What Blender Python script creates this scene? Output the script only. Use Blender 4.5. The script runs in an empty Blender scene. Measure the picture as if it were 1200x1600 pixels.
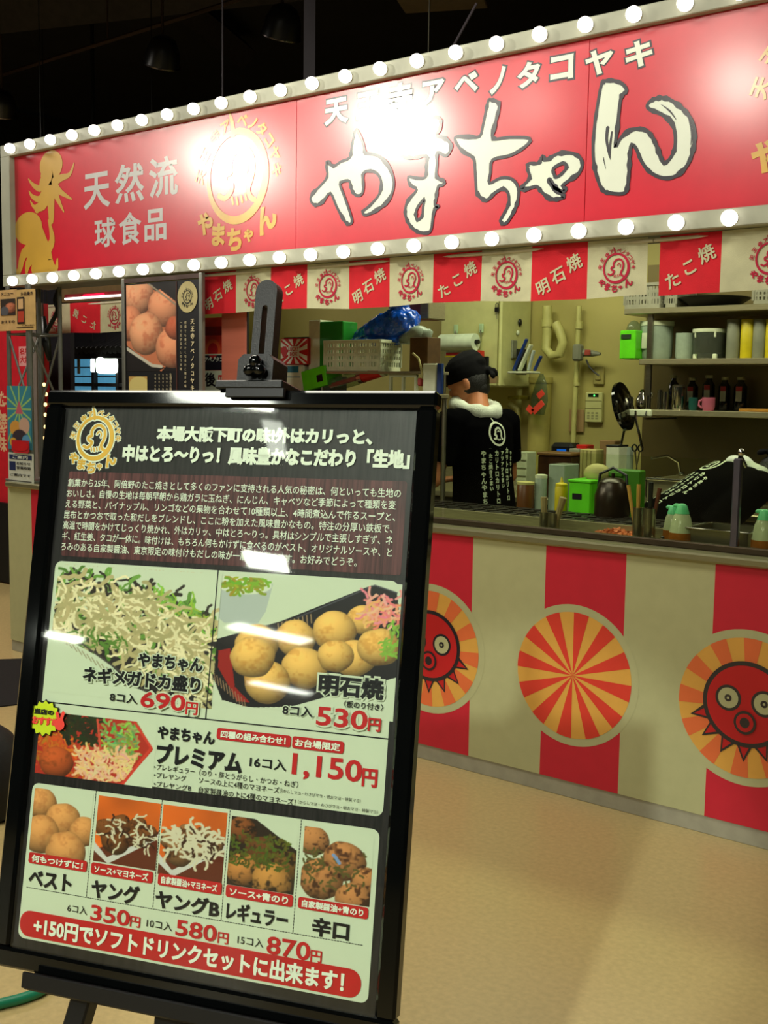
import bpy, bmesh, math, random
import numpy as np
from mathutils import Vector, Matrix, geometry
from mathutils.bvhtree import BVHTree
C = bpy.context.scene.collection
R = math.radians; PI = math.pi
# ------------------------------------------------------------ camera
F, YAW, PITCH, ROLL, CH, CD = 1756.4, 0.6724, -0.1048, 0.0146, 1.413, 3.4284
CAM = Vector((0, -CD, CH))
def cam_axes():
    cy, sy, cp, sp, cr, sr = math.cos(YAW), math.sin(YAW), math.cos(PITCH), math.sin(PITCH), math.cos(ROLL), math.sin(ROLL)
    f = Vector((-sy*cp, cy*cp, sp)); r = Vector((cy, sy, 0)); u = r.cross(f)
    return r*cr+u*sr, -r*sr+u*cr, f
CR, CU, CF = cam_axes()
cam = bpy.data.cameras.new('camera'); co = bpy.data.objects.new('camera', cam); C.objects.link(co)
cam.sensor_fit = 'VERTICAL'; cam.sensor_height = 24; cam.lens = F*24/1600; cam.clip_start = .05; cam.clip_end = 100
m = Matrix((CR, CU, -CF)).transposed().to_4x4(); m.translation = CAM; co.matrix_world = m
bpy.context.scene.camera = co
def ray(x, y): return (CF + CR*((x-600)/F) - CU*((y-800)/F))
def P(x, y, Y=0.0):                                   # point of the plane Y seen in that direction
    d = ray(x, y); return CAM + d*((Y+CD)/d.y)
def PZ(x, y, Z=0.0):
    d = ray(x, y); return CAM + d*((Z-CH)/d.z)
# ------------------------------------------------------------ world and exposure
sc = bpy.context.scene
sc.view_settings.view_transform = 'Standard'; sc.view_settings.look = 'None'
sc.view_settings.exposure = 0.0; sc.view_settings.gamma = 1; sc.view_settings.use_curve_mapping = False
sc.cycles.use_denoising = True
sc.cycles.max_bounces = 8; sc.cycles.transparent_max_bounces = 16
w = bpy.data.worlds.new('World'); sc.world = w; w.use_nodes = True
w.node_tree.nodes['Background'].inputs[0].default_value = (0.75, 0.85, 0.6, 1)
w.node_tree.nodes['Background'].inputs[1].default_value = 0.012
def area(name, loc, size, power, col, target=None, shape='RECTANGLE', spread=None):
    l = bpy.data.lights.new(name, 'AREA'); l.shape = shape; l.size = size[0]
    if shape == 'RECTANGLE': l.size_y = size[1]
    l.energy = power; l.color = col
    o = bpy.data.objects.new(name, l); C.objects.link(o); o.location = loc
    if target is not None: o.rotation_euler = (Vector(target)-Vector(loc)).to_track_quat('-Z', 'Y').to_euler()
    if spread: l.spread = spread
    return o
def spot(name, loc, target, power, col, angle=50, radius=.05, blend=.6):
    l = bpy.data.lights.new(name, 'SPOT'); l.energy = power; l.color = col; l.spot_size = R(angle); l.spot_blend = blend; l.shadow_soft_size = radius
    o = bpy.data.objects.new(name, l); C.objects.link(o); o.location = loc
    o.rotation_euler = (Vector(target)-Vector(loc)).to_track_quat('-Z', 'Y').to_euler(); return o
HALL = (1, .97, .82); KIT = (.98, 1, .7)
area('hall_downlight', (-1.0, -5.2, 3.4), (2.4, 1.2), 95, HALL)
area('hall_downlight', (-2.6, -1.6, 3.5), (2.2, .8), 55, HALL)
area('kitchen_light', (-2.6, 1.1, 2.4), (1.6, .3), 22, KIT)
area('kitchen_light', (-1.0, 1.1, 2.4), (1.2, .3), 11, KIT)
area('far_hall_light', (-6.5, 3.2, 3.3), (1.5, 1.5), 28, (1, .9, .75))
for x_, y_, w_, h_, e_, ry_ in ((-2.12, -7.29, .62, .16, 30, 0), (-1.83, -7.9, .13, .7, 3, 0), (-2.15, -11.6, .42, .7, 34, 0), (-2.4, -15.9, 1.1, .55, 60, -25), (-2.6, -21.9, 1.2, .5, 60, -25), (-6.1, -19.4, .6, .8, 60, -20)):
    o_ = area('hall_ceiling_lamp', (x_, y_, 3.3), (w_, h_), e_, (.95, 1, .85)); o_.rotation_euler = (0, 0, R(ry_))
area('left_fill_light', (-6.8, -1.0, 3.5), (1.2, 1.2), 80, (1, .93, .8))  # unseen fill added to brighten the dim left end
def mirror_spot(x, y, z, power, radius, angle=52):
    p = P(x, y, .06); d = (p-CAM).normalized(); d.y = -d.y
    loc = p + d*((z-p.z)/d.z); return spot('sign_spotlight', loc, p+Vector((0, 0, -.1)), power, (1, .95, .8), angle, radius)
mirror_spot(362, 254, 3.25, 170, .08, 38)
mirror_spot(622, 193, 3.15, 170, .08, 38)
mirror_spot(1160, 130, 3.2, 50, .13, 44)
spot('board_fill_spot', (.15, -5.7, 3.2), (-1.18, -2.35, 1.02), 480, (.94, 1, .9), 17.5, .06, .35)  # added fill spot out of view, brightens the menu board alone
mirror_spot(835, 165, 3.3, 14, .11)
# ------------------------------------------------------------ materials
def lin(c):
    return tuple(((v/255)/12.92 if v/255 <= .04045 else ((v/255+.055)/1.055)**2.4) for v in c)
MATS = {}
def M(name, col, rough=.5, metal=0, var=.06, scale=18, emit=0, coat=0, bump=0, bscale=200, spec=.5, stretch=None, trans=0, alpha=1, ior=1.45, attr=None):
    if name in MATS: return MATS[name]
    m = bpy.data.materials.new(name); m.use_nodes = True; nt = m.node_tree; b = nt.nodes['Principled BSDF']
    c = lin(col); b.inputs['Roughness'].default_value = rough; b.inputs['Metallic'].default_value = metal
    b.inputs['Specular IOR Level'].default_value = spec
    b.inputs['Coat Weight'].default_value = coat; b.inputs['Coat Roughness'].default_value = .05
    b.inputs['Transmission Weight'].default_value = trans; b.inputs['Alpha'].default_value = alpha; b.inputs['IOR'].default_value = ior
    tc = nt.nodes.new('ShaderNodeTexCoord'); mp = nt.nodes.new('ShaderNodeMapping')
    nt.links.new(tc.outputs['Object'], mp.inputs[0])
    if stretch: mp.inputs['Scale'].default_value = stretch
    if attr:
        a = nt.nodes.new('ShaderNodeVertexColor'); a.layer_name = attr; src = a.outputs[0]
        nt.links.new(src, b.inputs['Base Color'])
    else:
        n = nt.nodes.new('ShaderNodeTexNoise'); n.inputs['Scale'].default_value = scale; n.inputs['Detail'].default_value = 4
        nt.links.new(mp.outputs[0], n.inputs[0])
        r = nt.nodes.new('ShaderNodeValToRGB'); r.color_ramp.elements[0].position = .3; r.color_ramp.elements[1].position = .7
        r.color_ramp.elements[0].color = tuple(v*(1-var*2) for v in c)+(1,); r.color_ramp.elements[1].color = tuple(min(1, v*(1+var*1.5)) for v in c)+(1,)
        nt.links.new(n.outputs[0], r.inputs[0]); src = r.outputs[0]; nt.links.new(src, b.inputs['Base Color'])
    if emit: nt.links.new(src, b.inputs['Emission Color']); b.inputs['Emission Strength'].default_value = emit
    if bump:
        n2 = nt.nodes.new('ShaderNodeTexNoise'); n2.inputs['Scale'].default_value = bscale; nt.links.new(mp.outputs[0], n2.inputs[0])
        bp = nt.nodes.new('ShaderNodeBump'); bp.inputs['Strength'].default_value = bump; bp.inputs['Distance'].default_value = .004
        nt.links.new(n2.outputs[0], bp.inputs['Height']); nt.links.new(bp.outputs[0], b.inputs['Normal'])
    MATS[name] = m; return m
def clear_mat(name, tint, refl=1.0, rough=.0, ior=1.45, haze=0, hcol=(200, 200, 200)):
    if name in MATS: return MATS[name]
    m = bpy.data.materials.new(name); m.use_nodes = True; nt = m.node_tree; nt.nodes.clear()
    o = nt.nodes.new('ShaderNodeOutputMaterial'); t = nt.nodes.new('ShaderNodeBsdfTransparent'); t.inputs[0].default_value = lin(tint)+(1,)
    g = nt.nodes.new('ShaderNodeBsdfGlossy'); g.inputs['Roughness'].default_value = rough; g.inputs['Color'].default_value = (refl, refl, refl, 1)
    fr = nt.nodes.new('ShaderNodeFresnel'); fr.inputs[0].default_value = ior
    mx = nt.nodes.new('ShaderNodeMixShader'); base = t.outputs[0]
    if haze:
        d = nt.nodes.new('ShaderNodeBsdfDiffuse'); d.inputs[0].default_value = lin(hcol)+(1,)
        n = nt.nodes.new('ShaderNodeTexNoise'); n.inputs['Scale'].default_value = 6
        mu = nt.nodes.new('ShaderNodeMath'); mu.operation = 'MULTIPLY_ADD'; mu.inputs[1].default_value = haze*.3; mu.inputs[2].default_value = haze*.85; nt.links.new(n.outputs[0], mu.inputs[0])
        m2 = nt.nodes.new('ShaderNodeMixShader'); nt.links.new(mu.outputs[0], m2.inputs[0]); nt.links.new(t.outputs[0], m2.inputs[1]); nt.links.new(d.outputs[0], m2.inputs[2]); base = m2.outputs[0]
    ge = nt.nodes.new('ShaderNodeNewGeometry'); iv = nt.nodes.new('ShaderNodeMath'); iv.operation = 'SUBTRACT'; iv.inputs[0].default_value = 1; nt.links.new(ge.outputs['Backfacing'], iv.inputs[1])
    ml = nt.nodes.new('ShaderNodeMath'); ml.operation = 'MULTIPLY'; nt.links.new(fr.outputs[0], ml.inputs[0]); nt.links.new(iv.outputs[0], ml.inputs[1])
    nt.links.new(ml.outputs[0], mx.inputs[0]); nt.links.new(base, mx.inputs[1]); nt.links.new(g.outputs[0], mx.inputs[2]); nt.links.new(mx.outputs[0], o.inputs[0])
    MATS[name] = m; return m
# ------------------------------------------------------------ geometry helpers
class MB:
    def __init__(s): s.v = []; s.f = []
    def add(s, vs, fs):
        n = len(s.v); s.v += [tuple(v) for v in vs]; s.f += [tuple(i+n for i in f) for f in fs]; return s
    def box(s, c, sz, rot=None, bev=0):
        x, y, z = [k/2 for k in sz]; rot = rot or Matrix.Identity(3); c = Vector(c)
        b = min(bev, x*.9, y*.9, z*.9)
        if b <= 0:
            vs = [(-x,-y,-z),(x,-y,-z),(x,y,-z),(-x,y,-z),(-x,-y,z),(x,-y,z),(x,y,z),(-x,y,z)]
            fs = [(0,3,2,1),(4,5,6,7),(0,1,5,4),(1,2,6,5),(2,3,7,6),(3,0,4,7)]
            return s.add([c+rot@Vector(v) for v in vs], fs)
        vs = []; idx = {}
        for sx in (-1, 1):
            for sy in (-1, 1):
                for sz_ in (-1, 1):
                    for a in range(3):
                        p = [sx*(x-b), sy*(y-b), sz_*(z-b)]; p[a] = (sx*x, sy*y, sz_*z)[a]
                        idx[(sx, sy, sz_, a)] = len(vs); vs.append(c+rot@Vector(p))
        fs = []
        for a in range(3):
            o = [k for k in range(3) if k != a]
            for sg in (-1, 1):
                q = []
                for (p1, p2) in ((-1,-1),(1,-1),(1,1),(-1,1)):
                    k = [0, 0, 0]; k[a] = sg; k[o[0]] = p1; k[o[1]] = p2; q.append(idx[(*k, a)])
                fs.append(q if (sg > 0) == (a != 1) else q[::-1])
        for a in range(3):
            o = [k for k in range(3) if k != a]
            for p1 in (-1, 1):
                for p2 in (-1, 1):
                    k0 = [0,0,0]; k1 = [0,0,0]; k0[a] = -1; k1[a] = 1; k0[o[0]] = k1[o[0]] = p1; k0[o[1]] = k1[o[1]] = p2
                    fs.append((idx[(*k0, o[0])], idx[(*k1, o[0])], idx[(*k1, o[1])], idx[(*k0, o[1])]))
        for sx in (-1, 1):
            for sy in (-1, 1):
                for sz_ in (-1, 1): fs.append((idx[(sx,sy,sz_,0)], idx[(sx,sy,sz_,1)], idx[(sx,sy,sz_,2)]))
        return s.add(vs, fs)
    def rings(s, rings, cap=True, close=False):
        n = len(rings[0]); vs = [v for r in rings for v in r]; fs = []
        k = len(rings)
        for i in range(k if close else k-1):
            for j in range(n): fs.append((i*n+j, i*n+(j+1) % n, ((i+1) % k)*n+(j+1) % n, ((i+1) % k)*n+j))
        if cap and not close: fs.append(tuple(range(n))[::-1]); fs.append(tuple((k-1)*n+j for j in range(n)))
        return s.add(vs, fs)
    def tube(s, pts, r, seg=10, cap=True, flat=1.0):
        pts = [Vector(p) for p in pts]; rr = r if isinstance(r, (list, tuple)) else [r]*len(pts)
        rings = []; up = None
        for i, p in enumerate(pts):
            t = (pts[min(i+1, len(pts)-1)]-pts[max(i-1, 0)]).normalized()
            if up is None: up = Vector((0, 0, 1)) if abs(t.z) < .9 else Vector((0, 1, 0))
            a = t.cross(up).normalized(); b = a.cross(t).normalized(); up = b
            rings.append([p + a*(rr[i]*math.cos(2*PI*j/seg)) + b*(rr[i]*flat*math.sin(2*PI*j/seg)) for j in range(seg)])
        return s.rings(rings, cap)
    def lathe(s, prof, c=(0, 0, 0), seg=24, rot=None, sx=1, sy=1):
        c = Vector(c); rot = rot or Matrix.Identity(3)
        rings = [[c+rot@Vector((r*sx*math.cos(2*PI*j/seg), r*sy*math.sin(2*PI*j/seg), z)) for j in range(seg)] for r, z in prof]
        return s.rings(rings)
    def ell(s, c, r, seg=20, rg=12, rot=None):
        prof = [(max(1e-4, math.sin(PI*i/rg)), -math.cos(PI*i/rg)) for i in range(rg+1)]
        rot = rot or Matrix.Identity(3); c = Vector(c)
        rings = [[c+rot@Vector((r[0]*q*math.cos(2*PI*j/seg), r[1]*q*math.sin(2*PI*j/seg), r[2]*z)) for j in range(seg)] for q, z in prof]
        return s.rings(rings)
    def prism(s, poly, y0, y1):                      # polygon in x,z between two y
        n = len(poly); vs = [(x, y0, z) for x, z in poly]+[(x, y1, z) for x, z in poly]
        tri = geometry.tessellate_polygon([[Vector((x, z, 0)) for x, z in poly]])
        fs = [tuple(t) for t in tri]+[tuple(i+n for i in t[::-1]) for t in tri]+[(i, (i+1) % n, n+(i+1) % n, n+i) for i in range(n)]
        return s.add(vs, fs)
def mesh_of(name, mb, mat, smooth=False):
    me = bpy.data.meshes.new(name); me.from_pydata(mb.v, [], mb.f)
    bm = bmesh.new(); bm.from_mesh(me); bmesh.ops.recalc_face_normals(bm, faces=bm.faces); bm.to_mesh(me); bm.free()
    if smooth:
        me.polygons.foreach_set('use_smooth', [True]*len(me.polygons))
        if smooth != 'all': 
            try: me.set_sharp_from_angle(angle=R(40))
            except Exception: pass
    me.materials.append(mat); return me
def part(name, mb, mat, parent=None, smooth=False, label=None, kind=None, recalc=True):
    o = bpy.data.objects.new(name, mesh_of(name, mb, mat, smooth)); C.objects.link(o)
    if parent is not None: o.parent = parent
    if label: o['label'] = label
    if kind: o['kind'] = kind
    return o
def thing(name, label, cat, loc=(0, 0, 0), rz=0, group=None):
    o = bpy.data.objects.new(name, None); C.objects.link(o); o.location = loc; o.rotation_euler = (0, 0, rz)
    o.empty_display_size = .05; o['label'] = label; o['category'] = cat
    if group: o['group'] = group
    return o
def single(name, mb, mat, label, cat, loc=(0, 0, 0), rz=0, smooth=False, group=None, kind=None):
    o = part(name, mb, mat, None, smooth); o.location = loc; o.rotation_euler = (0, 0, rz); o['label'] = label; o['category'] = cat
    if group: o['group'] = group
    if kind: o['kind'] = kind
    return o
def struct(name, mb, mat, smooth=False, parent=None):
    o = part(name, mb, mat, parent, smooth)
    if parent is None: o['kind'] = 'structure'
    return o
def dup(o, parent=None):
    c = o.copy(); C.objects.link(c)
    if parent is not None: c.parent = parent
    for ch in list(o.children): dup(ch, c)
    return c
# ------------------------------------------------------------ flat print: glyphs, polygons, ribbons
GL = {}
def glyph(body, bold=0.0):
    k = (body, bold)
    if k in GL: return GL[k]
    c = bpy.data.curves.new('t', 'FONT'); c.body = body; c.size = 1; c.resolution_u = 3 if len(body) < 12 else 2
    if bold: c.bevel_depth = bold; c.bevel_resolution = 1
    o = bpy.data.objects.new('t', c); C.objects.link(o)
    dg = bpy.context.evaluated_depsgraph_get(); me = bpy.data.meshes.new_from_object(o.evaluated_get(dg))
    v = np.empty(len(me.vertices)*3); me.vertices.foreach_get('co', v); v = v.reshape(-1, 3)[:, :2].copy()
    f = []
    for p in me.polygons:
        q = tuple(p.vertices); a_ = sum(v[q[i-1]][0]*v[q[i]][1]-v[q[i]][0]*v[q[i-1]][1] for i in range(len(q)))
        if a_ > 1e-7: f.append(q)
    bpy.data.objects.remove(o); bpy.data.curves.remove(c); bpy.data.meshes.remove(me)
    GL[k] = (v, f); return GL[k]
def smooth_poly(pts, n=3, closed=True):
    pts = [Vector(p) for p in pts]; out = []; N = len(pts)
    for i in range(N if closed else N-1):
        if closed: a, b, c, d = pts[i-1], pts[i], pts[(i+1) % N], pts[(i+2) % N]
        else: a, b, c, d = pts[max(i-1, 0)], pts[i], pts[i+1], pts[min(i+2, N-1)]
        for k in range(n):
            t = k/n; out.append(.5*((2*b)+(c-a)*t+(2*a-5*b+4*c-d)*t*t+(3*b-a-3*c+d)*t**3))
    if not closed: out.append(pts[-1])
    return out
LV = .0006
class Print:
    def __init__(s, disp=None): s.g = {}; s.disp = disp
    def raw(s, name, mat, vs, fs, lv):
        g = s.g.setdefault((name, mat.name), [mat, [], [], []]); n = len(g[1]); s.k = getattr(s, 'k', 0)+1; lv = lv+.02*(s.k % 25)
        A = lambda f: sum(vs[f[i-1]][0]*vs[f[i]][1]-vs[f[i]][0]*vs[f[i-1]][1] for i in range(len(f)))
        fs = [f if A(f) > 0 else f[::-1] for f in fs]
        g[1] += [(float(v[0]), float(v[1])) for v in vs]; g[3] += [lv]*len(vs); g[2] += [tuple(i+n for i in f) for f in fs]
    def poly(s, mat, pts, lv=1, name='print', holes=()):
        loops = [[Vector((p[0], p[1], 0)) for p in pts]]+[[Vector((p[0], p[1], 0)) for p in h] for h in holes]
        tri = geometry.tessellate_polygon(loops); flat = [v for l in loops for v in l]
        s.raw(name, mat, flat, tri, lv)
    def rect(s, mat, x0, y0, x1, y1, lv=1, rad=0, name='print'):
        if rad <= 0: return s.raw(name, mat, [(x0,y0),(x1,y0),(x1,y1),(x0,y1)], [(0,1,2,3)], lv)
        pts = []
        for cx, cy, a in ((x1-rad, y0+rad, -90), (x1-rad, y1-rad, 0), (x0+rad, y1-rad, 90), (x0+rad, y0+rad, 180)):
            for k in range(6): t = R(a+k*18); pts.append((cx+rad*math.cos(t), cy+rad*math.sin(t)))
        s.raw(name, mat, pts, [tuple(range(len(pts)))], lv)
    def disc(s, mat, cx, cy, r, lv=1, ry=None, seg=40, name='print', a0=0, a1=360):
        ry = ry or r; pts = [(cx+r*math.cos(R(a0+(a1-a0)*k/seg)), cy+ry*math.sin(R(a0+(a1-a0)*k/seg))) for k in range(seg+(a1-a0 != 360))]
        if a1-a0 != 360: pts = [(cx, cy)]+pts
        s.raw(name, mat, pts, [tuple(range(len(pts)))], lv)
    def stroke(s, mat, pts, w, lv=1, closed=False, name='print', sm=3):
        if sm > 1: 
            N = len(pts); P2 = smooth_poly([tuple(p) for p in pts], sm, closed)
        else: P2 = [Vector(p) for p in pts]; N = len(pts)
        ws = w if isinstance(w, (list, tuple)) else [w]*N
        n = len(P2); vs = []; 
        for i, p in enumerate(P2):
            a = P2[(i-1) % n] if closed else P2[max(i-1, 0)]; b = P2[(i+1) % n] if closed else P2[min(i+1, n-1)]
            t = (b-a).normalized(); q = Vector((-t.y, t.x)); u = i/(n if closed else n-1)*(N if closed else N-1); k = int(u); fr = u-k
            ww = (ws[k % N]*(1-fr)+ws[(k+1) % N if closed else min(k+1, N-1)]*fr)/2
            vs += [p+q*ww, p-q*ww]
        fs = [(2*i, 2*i+1, (2*i+3) % (2*n), (2*i+2) % (2*n)) for i in range(n if closed else n-1)]
        s.raw(name, mat, vs, fs, lv)
        if not closed:
            for e, k in ((0, 0), (-1, -1)): s.disc(mat, P2[e].x, P2[e].y, ws[k]/2, lv, seg=10, name=name)
    def glyph(s, mat, body, cx, cy, h, rot=0, bold=.02, lv=2, wfac=1, name='lettering', mirror=False, ital=0):
        v, f = glyph(body, bold)
        if not len(v): return
        v = (v-np.array([.5*len(body), .38]))*h
        v = np.stack([v[:, 0]*wfac*(-1 if mirror else 1)+v[:, 1]*ital, v[:, 1]], 1)
        c, q = math.cos(R(rot)), math.sin(R(rot)); v = np.stack([cx+v[:, 0]*c-v[:, 1]*q, cy+v[:, 0]*q+v[:, 1]*c], 1)
        s.raw(name, mat, v, f, lv)
    def fit(s, mat, body, x0, y0, x1, y1, bold=.02, lv=2, name='lettering', shear=0):
        v, f = glyph(body, bold); lo = v.min(0); hi = v.max(0)
        v = (v-lo)/(hi-lo); v = np.stack([x0+v[:, 0]*(x1-x0)+(v[:, 1]-.5)*shear, y0+v[:, 1]*(y1-y0)], 1)
        s.raw(name, mat, v, f, lv)
    def build(s, parent, off=0.0, names=None):
        out = []
        for (name, mn), (mat, vs, fs, lvs) in s.g.items():
            me = bpy.data.meshes.new(name)
            me.from_pydata([(x, off-l*LV+(s.disp(x, y) if s.disp else 0), y) for (x, y), l in zip(vs, lvs)], [], fs)
            me.materials.append(mat); o = bpy.data.objects.new(name, me); C.objects.link(o); o.parent = parent; out.append(o)
        return out
def picture(name, cv, x0, y0, x1, y1, parent, off, rough=.4, mask=None):
    """cv: HxWx3 sRGB array, row 0 on top, printed on a flat sheet"""
    H, W_ = cv.shape[:2]; xs = np.linspace(x0, x1, W_); ys = np.linspace(y1, y0, H)
    X, Y = np.meshgrid(xs, ys); co_ = np.stack([X, np.full_like(X, off), Y], -1).reshape(-1, 3)
    I = np.arange(H*W_).reshape(H, W_); q = np.stack([I[1:, :-1], I[1:, 1:], I[:-1, 1:], I[:-1, :-1]], -1).reshape(-1, 4)
    if mask is not None: q = q[mask[:-1, :-1].reshape(-1)]
    me = bpy.data.meshes.new(name); me.vertices.add(len(co_)); me.vertices.foreach_set('co', co_.ravel())
    me.loops.add(q.size); me.loops.foreach_set('vertex_index', q.ravel()); me.polygons.add(len(q))
    me.polygons.foreach_set('loop_start', np.arange(0, q.size, 4)); me.update(calc_edges=True)
    c = np.clip(cv, 0, 255)/255.; c = np.where(c <= .04045, c/12.92, ((c+.055)/1.055)**2.4)
    a = me.color_attributes.new('ink', 'FLOAT_COLOR', 'POINT'); a.data.foreach_set('color', np.concatenate([c.reshape(-1, 3), np.ones((H*W_, 1))], 1).ravel())
    me.materials.append(M('printed_photo', (255, 255, 255), rough, attr='ink'))
    o = bpy.data.objects.new(name, me); C.objects.link(o)
    if parent is not None: o.parent = parent
    return o
# ------------------------------------------------------------ tiny painter for the printed food photographs
rng = np.random.default_rng(7)
def noise(h, w, s):
    gh, gw = int(h/s)+3, int(w/s)+3; g = rng.random((gh, gw)); y = np.arange(h)/s; x = np.arange(w)/s
    y0 = y.astype(int); x0 = x.astype(int); fy = (y-y0)[:, None]; fx = (x-x0)[None]; fy = fy*fy*(3-2*fy); fx = fx*fx*(3-2*fx)
    a = g[y0][:, x0]; b = g[y0][:, x0+1]; c = g[y0+1][:, x0]; d = g[y0+1][:, x0+1]
    return (a*(1-fx)+b*fx)*(1-fy)+(c*(1-fx)+d*fx)*fy
class Canvas:
    def __init__(s, w, h, col): s.w, s.h = w, h; s.a = np.ones((h, w, 3))*np.array(col, float); s.Y, s.X = np.mgrid[0:h, 0:w].astype(float)
    def mix(s, m, col): m = np.clip(m, 0, 1)[..., None]; s.a = s.a*(1-m)+np.array(col, float)*m
    def poly(s, pts, col, soft=1.0):
        ins = np.zeros((s.h, s.w), bool); n = len(pts)
        for i in range(n):
            (x1, y1), (x2, y2) = pts[i], pts[(i+1) % n]
            if y1 == y2: continue
            c = ((s.Y < y1) != (s.Y < y2)) & (s.X < (x2-x1)*(s.Y-y1)/(y2-y1)+x1); ins ^= c
        s.mix(ins.astype(float), col)
    def ell(s, cx, cy, rx, ry, col): d = np.hypot((s.X-cx)/rx, (s.Y-cy)/ry); s.mix((1-d)*min(rx, ry)+.5, col)
    def ball(s, cx, cy, r, col=(222, 160, 80), ry=None, nz=.25, dark=(120, 60, 20), seed=0):
        ry = ry or r; dx = (s.X-cx)/r; dy = (s.Y-cy)/ry; d = np.hypot(dx, dy)
        wob = 1+.06*(noise(s.h, s.w, r*.5)-.5)*2; d = d/wob
        z = np.sqrt(np.clip(1-d*d, 0, 1)); sh = np.clip(.5+.62*(z*.75-dy*.45-dx*.25), .42, 1.2)
        t = noise(s.h, s.w, max(2, r*.35))*.6+noise(s.h, s.w, max(1.5, r*.12))*.4
        c = np.array(col, float)*sh[..., None]; k = np.clip((t-.52)*4, 0, 1)[..., None]*nz*2; c = c*(1-k)+np.array(dark)*k*sh[..., None]
        m = np.clip((1-d)*r, 0, 1)[..., None]; s.a = s.a*(1-m)+c*m
    def line(s, pts, w, col):
        m = np.zeros((s.h, s.w))
        for (x1, y1), (x2, y2) in zip(pts, pts[1:]):
            L = max(1e-6, (x2-x1)**2+(y2-y1)**2); t = np.clip(((s.X-x1)*(x2-x1)+(s.Y-y1)*(y2-y1))/L, 0, 1)
            m = np.maximum(m, w/2+.5-np.hypot(s.X-x1-t*(x2-x1), s.Y-y1-t*(y2-y1)))
        s.mix(m, col)
    def squig(s, x, y, L, w, col, n=5, ang=None):
        a = ang if ang is not None else rng.random()*6.28; pts = [(x, y)]
        for _ in range(n): a += (rng.random()-.5)*1.8; x += math.cos(a)*L/n; y += math.sin(a)*L/n; pts.append((x, y))
        x0 = int(max(0, min(p[0] for p in pts)-w-2)); x1 = int(min(s.w, max(p[0] for p in pts)+w+3)); y0 = int(max(0, min(p[1] for p in pts)-w-2)); y1 = int(min(s.h, max(p[1] for p in pts)+w+3))
        if x1 <= x0 or y1 <= y0: return
        X = s.X[y0:y1, x0:x1]; Y = s.Y[y0:y1, x0:x1]; m = np.zeros(X.shape)
        for (p, q), (r_, t_) in zip(pts, pts[1:]):
            LL = max(1e-6, (r_-p)**2+(t_-q)**2); t = np.clip(((X-p)*(r_-p)+(Y-q)*(t_-q))/LL, 0, 1); m = np.maximum(m, w/2+.5-np.hypot(X-p-t*(r_-p), Y-q-t*(t_-q)))
        m = np.clip(m, 0, 1)[..., None]; s.a[y0:y1, x0:x1] = s.a[y0:y1, x0:x1]*(1-m)+np.array(col, float)*m
    def tex(s, amt, sc_): s.a *= (1+amt*(noise(s.h, s.w, sc_)-.5)*2)[..., None]
# ------------------------------------------------------------ colours
SIGNRED = M('sign_red', (214, 16, 46), .3, var=.02, spec=.5, coat=1); SIGNRED.node_tree.nodes['Principled BSDF'].inputs['Coat Roughness'].default_value = .2; CREAM = M('cream_laminate', (184, 183, 136), .45, var=.02)
RED = M('counter_red', (204, 36, 56), .42, var=.02); STEEL = M('brushed_steel', (150, 145, 125), .3, 1, var=.06, stretch=(1, 30, 30))
CHROME = M('chrome', (200, 198, 185), .12, 1, var=.02); WHITEP = M('white_paint', (212, 212, 190), .4, var=.02)
PRWHITE = M('ink_white', (232, 240, 222), .4, var=.01); PRBLACK = M('ink_black', (14, 14, 20), .45, var=.02)
PRRED = M('ink_red', (196, 30, 36), .4, var=.02); GOLD = M('ink_gold', (226, 176, 60), .4, var=.05); GOLDP = M('ink_gold_plain', (214, 168, 62), .35, var=.06, scale=3)
PRGREY = M('ink_silver', (205, 205, 205), .35, var=.02); YEL = M('ink_yellow', (226, 168, 76), .42, var=.02); ORA = M('ink_orange', (230, 112, 62), .42, var=.02)
RAYR = M('ray_red', (222, 62, 48), .42, var=.02); NAVY = M('ink_navy', (20, 16, 34), .45, var=.02); CLR = M('cloth_red', (206, 22, 38), .85, var=.04, bump=.3, bscale=600); CLW = M('cloth_white', (196, 194, 156), .85, var=.04, bump=.3, bscale=600)
INKCLOTH = M('cloth_print_red', (178, 20, 56), .85, var=.04); BLACKG = M('black_gloss', (6, 7, 7), .07, var=.05, spec=.6); BLACKM = M('black_plastic', (16, 18, 17), .4, var=.1)
BULB = M('lit_bulb', (255, 248, 236), .3, emit=2.6, var=0); CREAMW = M('cream_wall', (178, 168, 96), .6, var=.05, scale=3)
LIME = M('lime_plastic', (90, 200, 20), .4); GREYPL = M('grey_plastic', (120, 122, 100), .5); BRASS = M('brass', (150, 140, 50), .35, .7)

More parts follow.
